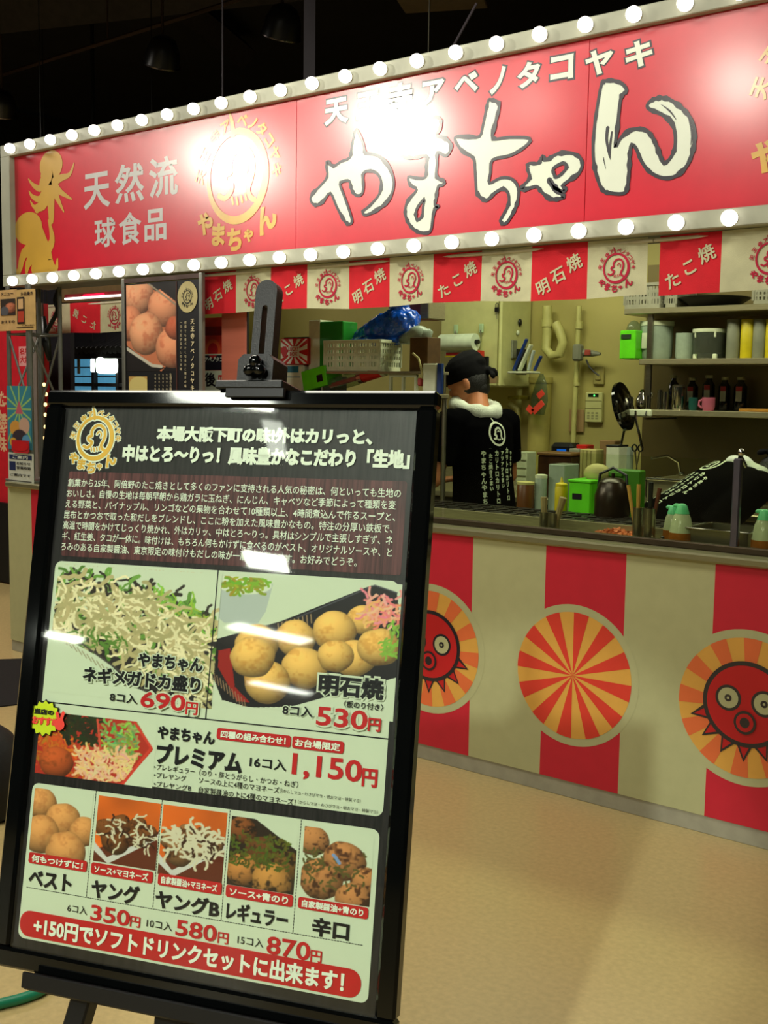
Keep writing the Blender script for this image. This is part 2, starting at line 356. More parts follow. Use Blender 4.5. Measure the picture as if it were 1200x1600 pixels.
for m_ in (PRWHITE, NAVY, PRGREY, GOLD, GOLDP):
    b_ = m_.node_tree.nodes['Principled BSDF']; b_.inputs['Coat Weight'].default_value = 1; b_.inputs['Coat Roughness'].default_value = .2
def emblem(p, cx, cy, r, mat, out=None, lv=1, thin=1, mirror=1, rot=0):
    """ring with a stalk, a curled octopus inside, characters around the top and below"""
    ca, sa = math.cos(R(rot)), math.sin(R(rot))
    def T(x, y): x *= mirror; return (cx+r*(x*ca-y*sa), cy+r*(x*sa+y*ca))
    ring = [T(1.0*math.cos(a), 1.06*math.sin(a)) for a in [2*PI*k/28 for k in range(28)]]
    rw = [r*.19*thin*(1.15+.3*math.sin(2*PI*k/28+2.2)) for k in range(28)]
    octo = [[(-.62,-.42),(-.42,-.5),(-.22,-.38),(-.16,-.2),(-.36,-.12),(-.38,.06),(-.2,.1),(-.22,.34),(-.05,.58),(.22,.66),(.48,.5),(.58,.2),(.52,-.1),(.4,-.36),(.5,-.56),(.62,-.62)],
            [(.1,.2),(.22,.34),(.36,.22),(.34,.05)], [(-.16,-.5),(-.12,-.66)], [(.0,-.52),(.04,-.68)], [(.16,-.5),(.2,-.64)], [(.3,-.46),(.34,-.6)]]
    chars = [('天',-1.3,.12,70),('王',-1.14,.62,52),('寺',-.76,1.0,34),('ア',-.4,1.22,18),('ベ',.2,1.3,-10),('ノ',.56,1.18,-24),('タ',.86,1.0,-38),('コ',1.12,.72,-52),('ヤ',1.3,.38,-66),('キ',1.36,0,-80)]
    name = [('や',-1.12,-1.06,-8,.56),('ま',-.66,-1.36,-4,.56),('ち',-.06,-1.52,0,.58),('ゃ',.42,-1.42,10,.38),('ん',1.0,-1.1,24,.66)]
    stalk = [T(-.12, 1.0), T(-.16, 1.3), T(-.26, 1.55)]
    for m_, ex, l in ([(out, .07, lv)] if out else [])+[(mat, 0, lv+1)]:
        e = ex*r
        p.stroke(m_, ring, [w+2*e for w in rw], l, True, sm=2, name='emblem'); p.stroke(m_, stalk, [r*.16+2*e, r*.12+2*e, r*.06+2*e], l, name='emblem')
        for i, s_ in enumerate(octo): p.stroke(m_, [T(*q) for q in s_], (r*(.17 if i == 0 else .09)*thin)+2*e*(.7), l, name='emblem')
        for ch, x, y, a in chars: q = T(x, y); p.glyph(m_, ch, q[0], q[1], r*.36, (a+rot)*mirror, .035+ex*.9/.36*.5, l, mirror=mirror < 0, name='emblem')
        for ch, x, y, a, h in name: q = T(x, y); p.glyph(m_, ch, q[0], q[1], r*h*1.05, (a+rot)*mirror, .05+ex*.9/h*.6, l, mirror=mirror < 0, name='emblem')
# ------------------------------------------------------------ floor, kitchen shell, dark ceiling
FLOOR = M('vinyl_floor', (196, 174, 120), .33, var=.05, scale=60, spec=.4, bump=.04, bscale=90)
struct('floor', MB().box((-3.5, -8, -.05), (17, 32, .1)), FLOOR)
XL = P(388, 520, 2.1).x
struct('wall_back', MB().box(((XL+1)/2+.0, 2.15, 1.4), (1-XL, .1, 2.8)), CREAMW)
struct('wall_left', MB().box((XL-.02, 1.62, 1.4), (.06, 1.0, 2.8)), CREAMW)
CEILM = M('dark_ceiling', (16, 15, 17), .8, var=.3, scale=2)
struct('ceiling', MB().box((-3.5, -8, 4.35), (17, 32, .1)), CEILM)
BEAM = M('dark_beam', (34, 28, 30), .7, var=.2)
for a, b, wd in (((-60, 10), (520, -60), .22), ((250, -20), (380, 85), .12)):
    pa, pb = PZ(*a, 4.15), PZ(*b, 4.15)
    mb = MB(); mb.tube([pa, pb], [wd, wd], 4); struct('ceiling_beam', mb, BEAM)
# lighting track, hanging lamps, rods, lit soffit panel over the stall
RAIL = M('track_paint', (60, 44, 36), .5)
a, b = PZ(0, 118, 3.75), PZ(380, -3, 3.75); d = b-a
t = thing('lighting_track', 'thin dark lighting track crossing the black ceiling', 'track', tuple(a))
part('rail', MB().tube([d*-.4, d*1.6], .014, 6), RAIL, t); 
for k in (-.3, .5, 1.3): q = d*k; part('hanger', MB().tube([q, q+Vector((0, 0, .55))], .006, 6), RAIL, t)
for (x, y, rr, lab, face) in ((254, 88, .115, 'unlit bowl spotlight hanging under the lighting track, left of the other', -1), (441, 42, .115, 'unlit bowl spotlight hanging above the sign with a bright rim edge', -1), (3, 168, .1, 'small spotlight at the far left edge of the dark ceiling', -1)):
    q = PZ(x, y, 3.45); t = thing('track_spotlight', lab, 'spotlight', tuple(q), group='spotlights under the ceiling')
    rot = Matrix.Rotation(R(28), 3, 'Y')@Matrix.Rotation(R(14), 3, 'X')
    part('shade', MB().lathe([(.03, .12), (.07, .1), (.1, .04), (rr, -.05), (rr-.006, -.05), (.09, .04), (.03, .1)], seg=28, rot=rot), M('lamp_shade_dark', (24, 22, 24), .3, spec=.6), t, True)
    part('rim', MB().lathe([(rr-.004, -.052), (rr+.003, -.052), (rr+.003, -.044), (rr-.004, -.044)], seg=28, rot=rot), M('rim_steel', (120, 110, 110), .25, 1), t, True)
    part('stem', MB().tube([(0, 0, .1), (0, 0, .9 if x > 100 else .9)], .009, 8), RAIL, t)
    part('lamp_bulb', MB().ell((0, 0, .02), (.035, .035, .045), 12, 8), M('bulb_off', (80, 85, 80), .2), t, True)
for x, y0, y1, r_, Y, lab in ((348, 80, 160, .004, .3, 'thin steel rod hanging the sign from the ceiling'), (483, 30, 128, .035, .45, 'square grey ceiling post rising behind the sign'), (690, 40, 85, .004, .1, 'thin slanted wire running up from the top of the sign')):
    q = P(x, y1, Y)
    if x == 690: tp = P(745, 5, .1); mb = MB().tube([(0, 0, -.05), tuple(tp-q)], .005, 6)
    else: mb = MB().tube([(0, 0, -.3 if x != 483 else -.1), (0, 0, 4.3-q.z)], r_, 8 if x != 483 else 4)
    single('hanging_rod', mb, M('rod_grey', (52, 44, 52), .5), lab, 'rod', tuple(q))
q = PZ(685, -8, 3.7)
t = thing('ceiling_panel', 'pale square panel hanging level above the middle of the sign', 'panel', tuple(q), R(25))
part('board', MB().box((0, 0, 0), (.5, .5, .02), bev=.004), M('panel_tan', (120, 104, 84), .5), t); part('edge_trim', MB().box((0, -.255, 0), (.52, .012, .035)), M('trim_tan', (170, 160, 140), .4), t)
# ------------------------------------------------------------ SIGN
yF = .04
zT1, zT0, zB1, zB0 = P(800, 54, yF).z, P(800, 82, yF).z, P(800, 357.5, yF).z, P(800, 383, yF).z
xLo, xLi, xR = P(5, 350, yF).x, P(19, 350, yF).x, .6
SG = Vector((xLo, yF, zB0)); sgn = thing('shop_sign', 'long red lit shop sign with white lettering and bulbs around it', 'sign', tuple(SG))
H_ = zT1-zB0; Wd = xR-xLo
FR = M('sign_frame_cream', (168, 170, 150), .45, var=.03)
part('top_frame', MB().box((Wd/2, .02, (zT1+zT0)/2-zB0), (Wd, .06, zT1-zT0), bev=.003), FR, sgn)
part('bottom_frame', MB().box((Wd/2, .02, (zB1-zB0)/2), (Wd, .06, zB1-zB0), bev=.003), FR, sgn)
part('side_frame', MB().box(((xLi-xLo)/2, .02, H_/2), (xLi-xLo, .06, zT0-zB1+.002), bev=.003), FR, sgn)
part('side_frame', MB().box((Wd-.03, .02, H_/2), (.06, .06, zT0-zB1+.002), bev=.003), FR, sgn)
part('back_box', MB().box((Wd/2, .16, H_/2), (Wd-.01, .21, H_-.01)), M('sign_back', (120, 118, 110), .6), sgn)
def S(x, y): p = P(x, y, yF+.02); return (p.x-SG.x, p.z-SG.z)
seams = [xLi-xLo, S(463, 270)[0], S(919, 150)[0], Wd-.05]
zs0, zs1 = zB1-zB0, zT0-zB0
for x0, x1 in zip(seams, seams[1:]):
    part('face_panel', MB().box(((x0+x1)/2, .035, (zs0+zs1)/2), (x1-x0-.0015, .03, zs1-zs0), bev=.0008), SIGNRED, sgn)
pr = Print()
for ch, x0, y0, x1, y1 in (('天',507,150,545,198),('王',557,140,593,187),('寺',606,126,645,176),('ア',660,122,695,166),('ベ',710,110,748,149),('ノ',765,102,791,149),('タ',808,93,845,140),('コ',860,83,897,128),('ヤ',914,73,959,121),('キ',977,59,1021,109)):
    a, b = S(x0, y1), S(x1, y0); e = .007
    pr.fit(NAVY, ch, a[0]-e, a[1]-e, b[0]+e, b[1]+e, .075, 1); pr.fit(PRWHITE, ch, a[0], a[1], b[0], b[1], .04, 3)
for ch, x0, y0, x1, y1 in (('天',131,266,172,329),('然',180,251,225,320),('流',233,240,278,311),('球',148,338,181,388),('食',186,329,221,384),('品',226,324,260,378)):
    a, b = S(x0, y1), S(x1, y0); pr.fit(PRGREY, ch, a[0], a[1], b[0], b[1], .022, 1)
z3 = lambda L: [S(450+x/3, 30+y/3) for x, y in L]; z4 = lambda L: [S(800+x/3, y/3) for x, y in L]; z1 = lambda L: [S(x/2.4, 180+y/2.4) for x, y in L]
brush = [
 (z3([(320,518),(345,560),(358,600),(365,628),(420,640),(465,680),(490,730),(497,780),(480,835),(440,880),(370,918),(352,903),(385,875),(430,820),(438,760),(415,720),(375,712),(352,730),(355,790),(345,822),(320,825),(300,800),(290,760),(262,760),(245,775),(265,830),(300,935),(293,960),(270,950),(230,880),(200,815),(165,855),(130,872),(108,850),(115,820),(150,785),(185,740),(182,690),(187,668),(215,690),(250,668),(290,650),(300,600),(308,560)]), None),
 (z3([(700,460),(718,480),(712,520),(697,545),(740,560),(765,590),(755,630),(735,640),(702,625),(700,680),(698,740),(735,760),(725,778),(705,785),(695,840),(690,870),(708,880),(690,890),(680,930),(668,995),(620,1000),(580,975),(555,930),(552,890),(565,850),(605,800),(575,778),(565,740),(600,745),(645,742),(650,690),(650,640),(590,650),(530,640),(500,600),(530,570),(580,560),(640,545),(650,505),(672,470)]), z3([(640,845),(610,880),(600,915),(608,942),(630,925),(635,880)])),
 (z3([(950,378),(990,395),(985,440),(970,500),(962,560),(1040,555),(1135,560),(1110,600),(1040,640),(960,660),(950,720),(945,770),(1000,745),(1050,750),(1080,790),(1078,850),(1060,900),(1030,950),(1010,960),(997,945),(1010,920),(1035,870),(1035,820),(1010,795),(970,815),(930,850),(890,820),(882,770),(878,700),(870,650),(820,620),(788,575),(790,552),(850,552),(900,550),(915,500),(930,430),(940,385)]), None),
 (z4([(143,738),(165,750),(215,722),(275,718),(318,738),(330,775),(312,815),(270,845),(238,872),(255,890),(235,898),(205,878),(180,840),(172,850),(200,885),(243,918),(225,932),(180,932),(140,900),(118,875),(85,882),(50,890),(48,878),(85,835),(75,795),(80,768),(115,768),(133,758)]), z4([(195,790),(240,765),(258,785),(235,815),(208,832),(198,815)])),
 (z4([(430,385),(465,378),(515,392),(538,425),(515,450),(505,500),(495,600),(485,690),(510,650),(550,615),(600,605),(640,620),(670,665),(695,730),(715,765),(745,740),(765,690),(765,620),(745,570),(700,535),(650,515),(635,498),(650,475),(690,460),(740,468),(800,510),(840,560),(858,620),(850,700),(825,770),(785,815),(740,835),(690,830),(640,800),(605,750),(585,700),(563,680),(553,720),(550,800),(540,885),(520,908),(460,905),(425,890),(400,830),(385,760),(382,680),(390,580),(405,480),(418,410)]), None)]
rnd = random.Random(3)
for o_, h_ in brush:
    O = smooth_poly(o_, 3); Hh = smooth_poly(h_, 3) if h_ else None
    pr.poly(PRWHITE, O, 3, 'brush_lettering', [Hh] if Hh else ())
    for L in (O, Hh) if Hh else (O,):
        pr.stroke(NAVY, L, [.012+.01*rnd.random()*(rnd.random() > .6) for _ in L], 4, True, 'brush_outline', 1)
for L, w_ in (([(450,600),(445,650),(452,700),(458,740)], [.012,.01,.008,.002]), ([(470,620),(462,680),(462,750)], [.006,.008,.001]), ([(430,740),(440,790)], [.003,.002]), ([(700,490),(740,520),(770,560)], [.001,.006,.002]), ([(830,560),(845,620),(840,680)], [.002,.008,.002])):
    pr.stroke(NAVY, z4(L), w_, 5, name='brush_outline')
# gold octopus silhouettes on the left end
for body, arms in (((192,188,43,56), [[(175,225),(185,250),(190,300),(192,340),(193,395)],[(205,250),(230,235),(262,222),(278,180)],[(160,250),(150,275),(125,262),(108,240)],[(170,280),(150,315),(122,305),(110,285)],[(175,300),(160,335),(130,345),(115,322)],[(180,310),(165,345),(140,360)],[(210,270),(230,290),(270,315)],[(205,285),(220,320),(240,362)],[(192,225),(192,262),(190,300)]]),
                   ((107,425,52,62), [[(135,460),(150,500),(165,540),(150,575)],[(150,500),(180,500),(196,470),(192,430),(183,395)],[(130,500),(90,520),(70,590),(48,560)],[(130,520),(105,560),(100,600)],[(150,540),(140,600)],[(165,540),(165,600),(190,610)],[(175,520),(190,560),(210,580),(216,540)],[(140,350),(150,335),(160,325)]])):
    c = S(body[0]/2.4, 180+body[1]/2.4); e = S((body[0]+body[2])/2.4, 180+body[1]/2.4); f_ = S(body[0]/2.4, 180+(body[1]-body[3])/2.4)
    pr.disc(GOLDP, c[0], c[1], e[0]-c[0], 2, f_[1]-c[1], name='octopus_silhouette')
    for k, A in enumerate(arms):
        big = (k in (0, 8) and body[3] == 56) or (k == 0 and body[3] == 62)
        n = len(A); w0 = .16 if big else .05
        if body[3] == 62 and k > 0 and k < 7: w0 = .08
        pr.stroke(GOLDP, z1(A), [w0*(1-.85*i/(n-1)) if not big else (.15 if body[3] == 62 else .1-.06*i/(n-1)) for i in range(n)], 2, name='octopus_silhouette')
ec = S(370, 275); er = (S(417, 270)[0]-S(323, 280)[0])/2*.95
emblem(pr, ec[0], ec[1], er, GOLD, None, 2, .8)
dx = S(1167, 245)[0]-S(306, 346)[0]; emblem(pr, ec[0]+dx, ec[1], er, GOLD, None, 2, .8)
emblem_r = er
pr.build(sgn, .02)
b0 = None
def bulb(parent, x, y, z, ax):
    global b0
    if b0 is None:
        b0 = part('bulb', MB().ell((0, 0, 0), (.0255, .03, .0255), 14, 9), BULB, parent, 'all')
        s_ = part('socket', MB().lathe([(.019, 0), (.019, .016), (.016, .02)], seg=14, rot=Matrix.Rotation(R(-90), 3, 'X'), c=(0, .02, 0)), M('socket_cream', (200, 195, 170), .5), b0, True); o = b0
    else: o = dup(b0, parent)
    o.location = (x, y, z)
    if ax: o.rotation_euler = (0, 0, ax)
for n in range(34): bulb(sgn, -5.2279+.17457*n-SG.x, -.04+.005, 2.6399-SG.z, 0)
for n in range(34): bulb(sgn, -5.2279+.17457*n-SG.x, -.04+.005, 1.9685-SG.z, 0)
for y in (265, 316, 367, 419): q = P(1.5, y, .09); bulb(sgn, -.032, .05, q.z-SG.z, R(-90))
# ------------------------------------------------------------ COUNTER
XC0, WS = -2.3061, .30935; xCL = P(15, 900, 0).x; ZCT, ZCB = .8925, .0605
ctr = thing('service_counter', 'red and cream striped takoyaki counter with steel top', 'counter', (xCL, 0, 0))
k = int(math.floor((xCL-XC0)/WS)); x = xCL
while x < .6:
    xe = min(.6, XC0+(k+1)*WS)
    part('front_panel', MB().box(((x+xe)/2-xCL, .015, (ZCT+ZCB)/2), (xe-x, .03, ZCT-ZCB)), RED if k % 2 else CREAM, ctr); x = xe; k += 1
LC = .6-xCL
part('side_panel', MB().box((.012, .37, (ZCT+ZCB)/2), (.024, .68, ZCT-ZCB)), CREAM, ctr)
part('kick_plate', MB().box((LC/2, .02, ZCB/2), (LC, .03, ZCB), bev=.002), M('kick_grey', (164, 160, 140), .5), ctr)
part('worktop', MB().box((LC/2, .37, ZCT+.014), (LC, .78, .028), bev=.006), M('worktop_steel', (150, 146, 112), .3, .6, var=.05, stretch=(1, 20, 20)), ctr)
part('cabinet_body', MB().box((LC/2, .4, .45), (LC-.06, .7, .86)), M('cabinet_inside', (90, 88, 80), .6), ctr)
ZW = ZCT+.028
pr = Print()
for k in range(-3, 4):
    cx, cz, r_ = -1.8756+k*2*WS-xCL, .443, .2243
    oct_ = k % 2; pr = Print(); pr.disc(CREAM, cx, cz, r_*1.12, 1, name='octopus_disc' if oct_ else 'sunburst_disc', seg=64); dsc = pr.build(ctr, 0)[0]
    pr = Print(); pr.disc(YEL, cx, cz, r_, 2, name='disc_ground', seg=64); pr.build(dsc, 0)
    for j in range(12): pr = Print(); a_ = 90+j*30-(7 if not oct_ else 3); pr.disc(RAYR if not oct_ else ORA, cx, cz, r_, 3, a0=a_-7.5, a1=a_+7.5, seg=5, name='sun_ray'); pr.build(dsc, 0)
    if oct_:
        pr = Print(); hz = cz+.012
        pts = []
        for q_ in range(7): 
            a_ = 200+q_*23.3; pts += [(cx+.125*math.cos(R(a_-11)), hz+.125*math.sin(R(a_-11))), (cx+.187*math.cos(R(a_)), hz+.18*math.sin(R(a_)))]
        pts += [(cx+.125*math.cos(R(351)), hz+.125*math.sin(R(351)))]
        pr.poly(PRRED, pts+[(cx, hz)], 4, 'octopus_legs'); pr.stroke(NAVY, pts, .013, 5, name='octopus_outline', sm=1)
        pr.disc(NAVY, cx, hz, .142, 6, .138, name='octopus_outline', seg=56); pr.disc(PRRED, cx, hz, .128, 7, .124, name='octopus_head', seg=56)
        for sx in (-1, 1):
            for m_, q, l in ((NAVY, .042, 8), (CREAM, .033, 9), (NAVY, .0115, 10), (CREAM, .004, 11)): pr.disc(m_, cx+sx*.058, hz+.012, q, l, name='octopus_eye')
        for m_, q, l in ((NAVY, .036, 12), (PRRED, .028, 13), (NAVY, .016, 14)): pr.disc(m_, cx, hz-.058, q, l, q*1.05, name='octopus_mouth')
        pr.build(dsc, 0)
# glass screen along the counter front
yG = .075
zG = P(1000, 714, yG).z; zG0 = ZW
gs = thing('glass_screen', 'low clear glass sneeze guard standing along the steel counter top', 'screen', (xCL+.6, yG, zG0))
GLASS = clear_mat('screen_glass', (246, 250, 240), .9, .01)
LG = .55-xCL-.6
xp = P(1150, 800, yG).x-(xCL+.6)
xs = [0, xp-2.3, xp-1.15, xp, xp+1.15, LG]
xs = [v for v in xs if 0 <= v <= LG]
for x0, x1 in zip(xs, xs[1:]): part('glass_pane', MB().box(((x0+x1)/2, 0, (zG-zG0)/2+.008), (x1-x0-.012, .005, zG-zG0-.008)), GLASS, gs)
part('bottom_rail', MB().box((LG/2, 0, .011), (LG, .03, .022), bev=.003), M('rail_bronze', (92, 80, 64), .35, .8), gs)
for x0 in (xp, 0, ):
    part('post', MB().box((x0, 0, (zG-zG0)/2+.005), (.026, .022, zG-zG0+.012), bev=.004), M('post_alu', (120, 116, 132), .3, .9), gs)
q = P(1150, 705, yG)
part('clamp_arm', MB().tube([(xp, 0, zG-zG0), (xp+.005, .0, zG-zG0+.02), (xp-.03, .14, zG-zG0-.02)], .007, 8), CHROME, gs, True)
part('clamp_knob', MB().ell((xp+.008, 0, zG-zG0+.03), (.011, .011, .013)), CHROME, gs, True)
# ------------------------------------------------------------ NOREN CURTAINS
def noren(x_edges, zb, label, first, root, fixed=True, mirror=1, Yc=.085):
    x0, x1 = x_edges[0], x_edges[-1]; zt = zB0-.003
    t = thing('noren_curtain', label, 'curtain', (x0, Yc, zt))
    dsp = lambda u, v: .006*math.sin(u*9+first)+.004*math.sin(u*23+1)*min(1, -v*5)
    kind = first
    for a, b in zip(x_edges, x_edges[1:]):
        n = 10; mb = MB(); nz = 8
        za = zb(a)-zt; zb_ = zb(b)-zt
        for s_ in (0, 1):
            pass
        vs = []; fs = []
        for i in range(n+1):
            u = (a-x0)+(b-a)*i/n; lo = za+(zb_-za)*i/n
            for j in range(nz+1): v = lo*j/nz; vs.append((u, dsp(u, v)+.0015, v))
        for i in range(n):
            for j in range(nz): q = i*(nz+1)+j; fs.append((q, q+nz+1, q+nz+2, q+1))
        mb.add(vs, fs); o = part('cloth_panel', mb, CLR if kind % 2 == 0 else CLW, t, 'all')
        pr = Print(dsp); cx = (a+b)/2-x0; h = -(za+zb_)/2; w_ = b-a
        if kind % 2 == 0:
            txt = '明石焼' if kind % 4 == 0 else 'たこ焼'
            for i, ch in enumerate(txt if mirror > 0 else txt): 
                f_ = (i-1)*mirror; pr.glyph(CLW, ch, cx+f_*w_*.27, -h*.55+(i-1)*h*.2, h*.3, 24*mirror, .02, 2, mirror=mirror < 0)
        else: emblem(pr, cx, -h*.5, h*.235, INKCLOTH, None, 1, .8, mirror)
        pr.build(t, 0)
        kind += 1
    part('hem_rod', MB().tube([(-.02, .006, -.012), (x1-x0+.02, .006, -.012)], .007, 8), M('rod_white', (200, 195, 170), .5), t, True)
    return t
Yn = .085
ed = [P(x, y, Yn).x for x, y in ((313,490),(367,489),(424,488),(480,484),(543,480),(608,479),(677,475),(750,472),(829,467),(917,464),(1008,462))]
za, zb2 = P(430, 485, Yn).z, P(1000, 462, Yn).z; xa, xb = P(430, 485, Yn).x, P(1000, 462, Yn).x
zf = lambda x: za+(zb2-za)*(x-xa)/(xb-xa)+.006*math.sin(x*7)
noren(ed, zf, 'long red and white noren curtain hanging under the sign, left of the gap', 0, None)
e2 = [P(1027, 458, Yn).x, P(1125, 456, Yn).x]; w_ = .318
e2 += [e2[1]+w_*k for k in range(1, 4)]
noren(e2, lambda x: P(1125, 456, Yn).z+.004*math.sin(x*9), 'second red and white noren curtain at the right, beyond the gap', 2, None)
# ------------------------------------------------------------ EASEL AND MENU BOARD (pose solved from the four corners of the printed sheet)
K_ = .575/.57
def bw(v): return CAM+(Vector(v)-CAM)*K_
bl, br, tl, tr = [bw(v) for v in ((-1.40774734,-2.53101703,.59638061), (-.87022061,-2.34147997,.60276201), (-1.46495979,-2.37603331,1.38666931), (-.92743307,-2.18649624,1.39305071))]
BC = (bl+br+tl+tr)/4; ux = (br-bl+tr-tl).normalized(); uz = (tl-bl+tr-br); uz = (uz-ux*uz.dot(ux)).normalized(); uy = ux.cross(uz)*-1
BW = ((br-bl).length+(tr-tl).length)/2; BH = ((tl-bl).length+(tr-br).length)/2
MB4 = Matrix((ux, uy, uz)).transposed().to_4x4(); MB4.translation = BC
def B(x, y):                                          # photo direction -> place on the sheet (u to the right, v up, metres from its centre)
    d = ray(x, y); t = (BC-CAM).dot(uy)/d.dot(uy); q = CAM+d*t-BC; return (q.dot(ux), q.dot(uz))
if uy.dot(CF) < 0: uy = -uy; MB4 = Matrix((ux, uy, uz)).transposed().to_4x4(); MB4.translation = BC
fb = thing('menu_board', 'large black framed menu poster of takoyaki dishes and prices on the easel', 'menu board'); fb.matrix_world = MB4
hw, hh = BW/2, BH/2
o0 = B(83, 610); o1 = B(691, 613); fw = ((hw-o0[0]*-1)+0)
ft = (o0[1]+o1[1])/2-hh; fs_ = o1[0]-hw; fs2 = -hw-o0[0]
fs_ = min(max(fs_, .02), .045); fs2 = min(max(fs2, .012), .045)
fr_ = (fs_+fs2)/2
for nm, c, sz in (('frame_top', (0, .004, hh+ft/2), (BW+2*fr_, .026, ft)), ('frame_bottom', (0, .004, -hh-fr_/2), (BW+2*fr_, .026, fr_)), ('frame_side', (-hw-fr_/2, .004, 0), (fr_, .026, 2*hh+.0)), ('frame_side', (hw+fr_/2, .004, 0), (fr_, .026, 2*hh+.0))):
    part(nm, MB().box(c, sz, bev=.004), BLACKG, fb)
part('backing', MB().box((0, .012, 0), (BW+fr_, .006, BH+fr_)), M('board_back', (40, 38, 36), .7), fb)
WOODD = M('poster_black_wood', (32, 29, 30), .4, var=.4, scale=14, stretch=(14, 1, 1)); WOODP = M('poster_purple_wood', (88, 48, 50), .4, var=.38, scale=10, stretch=(22, 1, .8))
PAPW = M('poster_white', (205, 216, 190), .4, var=.01); PBLK = M('poster_ink', (14, 13, 18), .4, var=.02); PREDI = M('poster_red', (190, 26, 30), .4, var=.03)
sheet = part('poster', MB().box((0, .0045, 0), (BW+.01, .001, BH+.01)), WOODD, fb)
p = Print()
def BRc(x0, y0, x1, y1): a, b = B(x0, y0), B(x1, y1); return a[0], b[1], b[0], a[1]     # from top-left and bottom-right
def panel(mat, x0, y0, x1, y1, lv, rad=0, name='printed_panel'): a = BRc(x0, y0, x1, y1); p.rect(mat, *a, lv, rad, name); return a
def tx(body, xl, yt, xr, h, mat=None, bold=.03, lv=4, out=None, ob=.11):
    a = B(xl, yt); b = B(xl, yt+h); dy = (B(xl+100, yt)[1]-a[1])
    u1 = B(xr, yt+h*.5)[0]
    yy = yt+h*.5
    for _ in range(3):                                # follow the row across the tilted sheet
        q = B(xr, yy); yy += (q[1]-(a[1]+b[1])/2)/( (a[1]-b[1])/h ); u1 = q[0]
    if out: e = (a[1]-b[1])*.1; p.fit(out, body, a[0]-e, b[1]-e, u1+e, a[1]+e, ob, lv-1)
    p.fit(mat or PBLK, body, a[0], b[1], u1, a[1], bold, lv)
# headline and story
tx('本場大阪下町の味!外はカリっと、', 245, 665, 582, 25, PRWHITE, .06)
tx('中はとろ〜りっ！風味豊かなこだわり「生地」', 192, 694, 640, 28, PRWHITE, .06)
panel(WOODP, 106, 736, 625, 899, 1, .004)
story = ['創業から25年、阿倍野のたこ焼きとして多くのファンに支持される人気の秘密は、何といっても生地の', 'おいしさ。自慢の生地は毎朝早朝から鶏ガラに玉ねぎ、にんじん、キャベツなど季節によって種類を変',
 'える野菜と、パイナップル、リンゴなどの果物を合わせて10種類以上、4時間煮込んで作るスープと、', '昆布とかつおで取った和だしをブレンドし、ここに粉を加えた風味豊かなもの。特注の分厚い鉄板で、',
 '高温で時間をかけてじっくり焼かれ、外はカリッ、中はとろ〜りっ。具材はシンプルで主張しすぎず、ネ', 'ギ、紅生姜、タコが一体に。味付けは、もちろん何もかけずに食べるのがベスト、オリジナルソースや、と',
 'ろみのある自家製醤油、東京限定の味付けもだしの味が一層引き立ちます。お好みでどうぞ。']
for i, (s_, xr, xl) in enumerate(zip(story, (626, 618, 617, 613, 613, 612, 557), (106, 104, 102, 100, 98, 97, 95))):
    tx(s_, xl, 747+i*16.6, xr, 13, PRWHITE, .009)
q = B(147, 684); qr = (B(176, 680)[0]-B(119, 680)[0])/2*.93
emblem(p, q[0], q[1], qr, GOLD, PRWHITE, 2, .9)
# white panels
a = B(86, 876); b = B(624, 908); c = B(52, 1203); d = B(595, 1279)
xa, xb, yt_, yb_ = (a[0]+c[0])/2, (b[0]+d[0])/2, (a[1]+b[1])/2, (c[1]+d[1])/2; p.rect(PAPW, xa, yb_, xb, yt_, 1, .011, 'printed_panel')
yd = (B(64, 1097)[1]+B(606, 1154)[1])/2; p.stroke(PBLK, [(xa, yd), (xb, yd)], .0018, 2, name='ruled_line', sm=1)
xd = (B(341, 890)[0]+B(319, 1119)[0])/2; p.stroke(PBLK, [(xd, yt_), (xd, yd)], .0018, 2, name='ruled_line', sm=1)
a = B(49, 1223); b = B(593, 1297); c = B(26, 1465); d = B(573, 1570)
xe, xf, yu, yl = (a[0]+c[0])/2, (b[0]+d[0])/2, (a[1]+b[1])/2, (c[1]+d[1])/2; p.rect(PAPW, xe, yl, xf, yu, 1, .011, 'printed_panel')
def dots(x0, y0, x1, y1):
    a, b = Vector(B(x0, y0)), Vector(B(x1, y1)); n = int((b-a).length/.0042)
    for i in range(n): u = a+(b-a)*i/n; v = a+(b-a)*(i+.55)/n; p.stroke(PBLK, [u, v], .0011, 2, name='dotted_line', sm=1)
for L in ((149,1236,133,1403), (252,1251,237,1420), (358,1267,344,1440), (470,1282,456,1459)):
    u = (B(L[0], L[1])[0]+B(L[2], L[3])[0])/2; v0, v1 = B(L[0], L[1])[1], B(L[2], L[3])[1]; n = int((v0-v1)/.0042)
    for i in range(n): p.stroke(PBLK, [(u, v0-(v0-v1)*i/n), (u, v0-(v0-v1)*(i+.55)/n)], .0011, 2, name='dotted_line', sm=1)
vv = (B(40, 1386)[1]+B(567, 1479)[1])/2; u0, u1 = B(40, 1386)[0], B(567, 1479)[0]; n = int((u1-u0)/.0042)
for i in range(n): p.stroke(PBLK, [(u0+(u1-u0)*i/n, vv), (u0+(u1-u0)*(i+.55)/n, vv)], .0011, 2, name='dotted_line', sm=1)
W8 = PAPW
tx('やまちゃん', 216, 1019, 317, 23, PBLK, .045, 6, W8); tx('ネギメガドカ盛り', 131, 1040, 314, 25, PBLK, .045, 8, W8)
tx('8コ入', 172, 1081, 214, 15, PBLK, .02, 6); tx('690', 222, 1079, 291, 26, PREDI, .022, 10, W8); tx('円', 292, 1096, 310, 20, PREDI, .03, 10, W8)
tx('明石焼', 499, 1052, 600, 34, PBLK, .045, 6, W8); tx('〈板のり付き〉', 537, 1094, 599, 11, PBLK, .02, 6); tx('8コ入', 442, 1100, 489, 17, PBLK, .03, 6, W8)
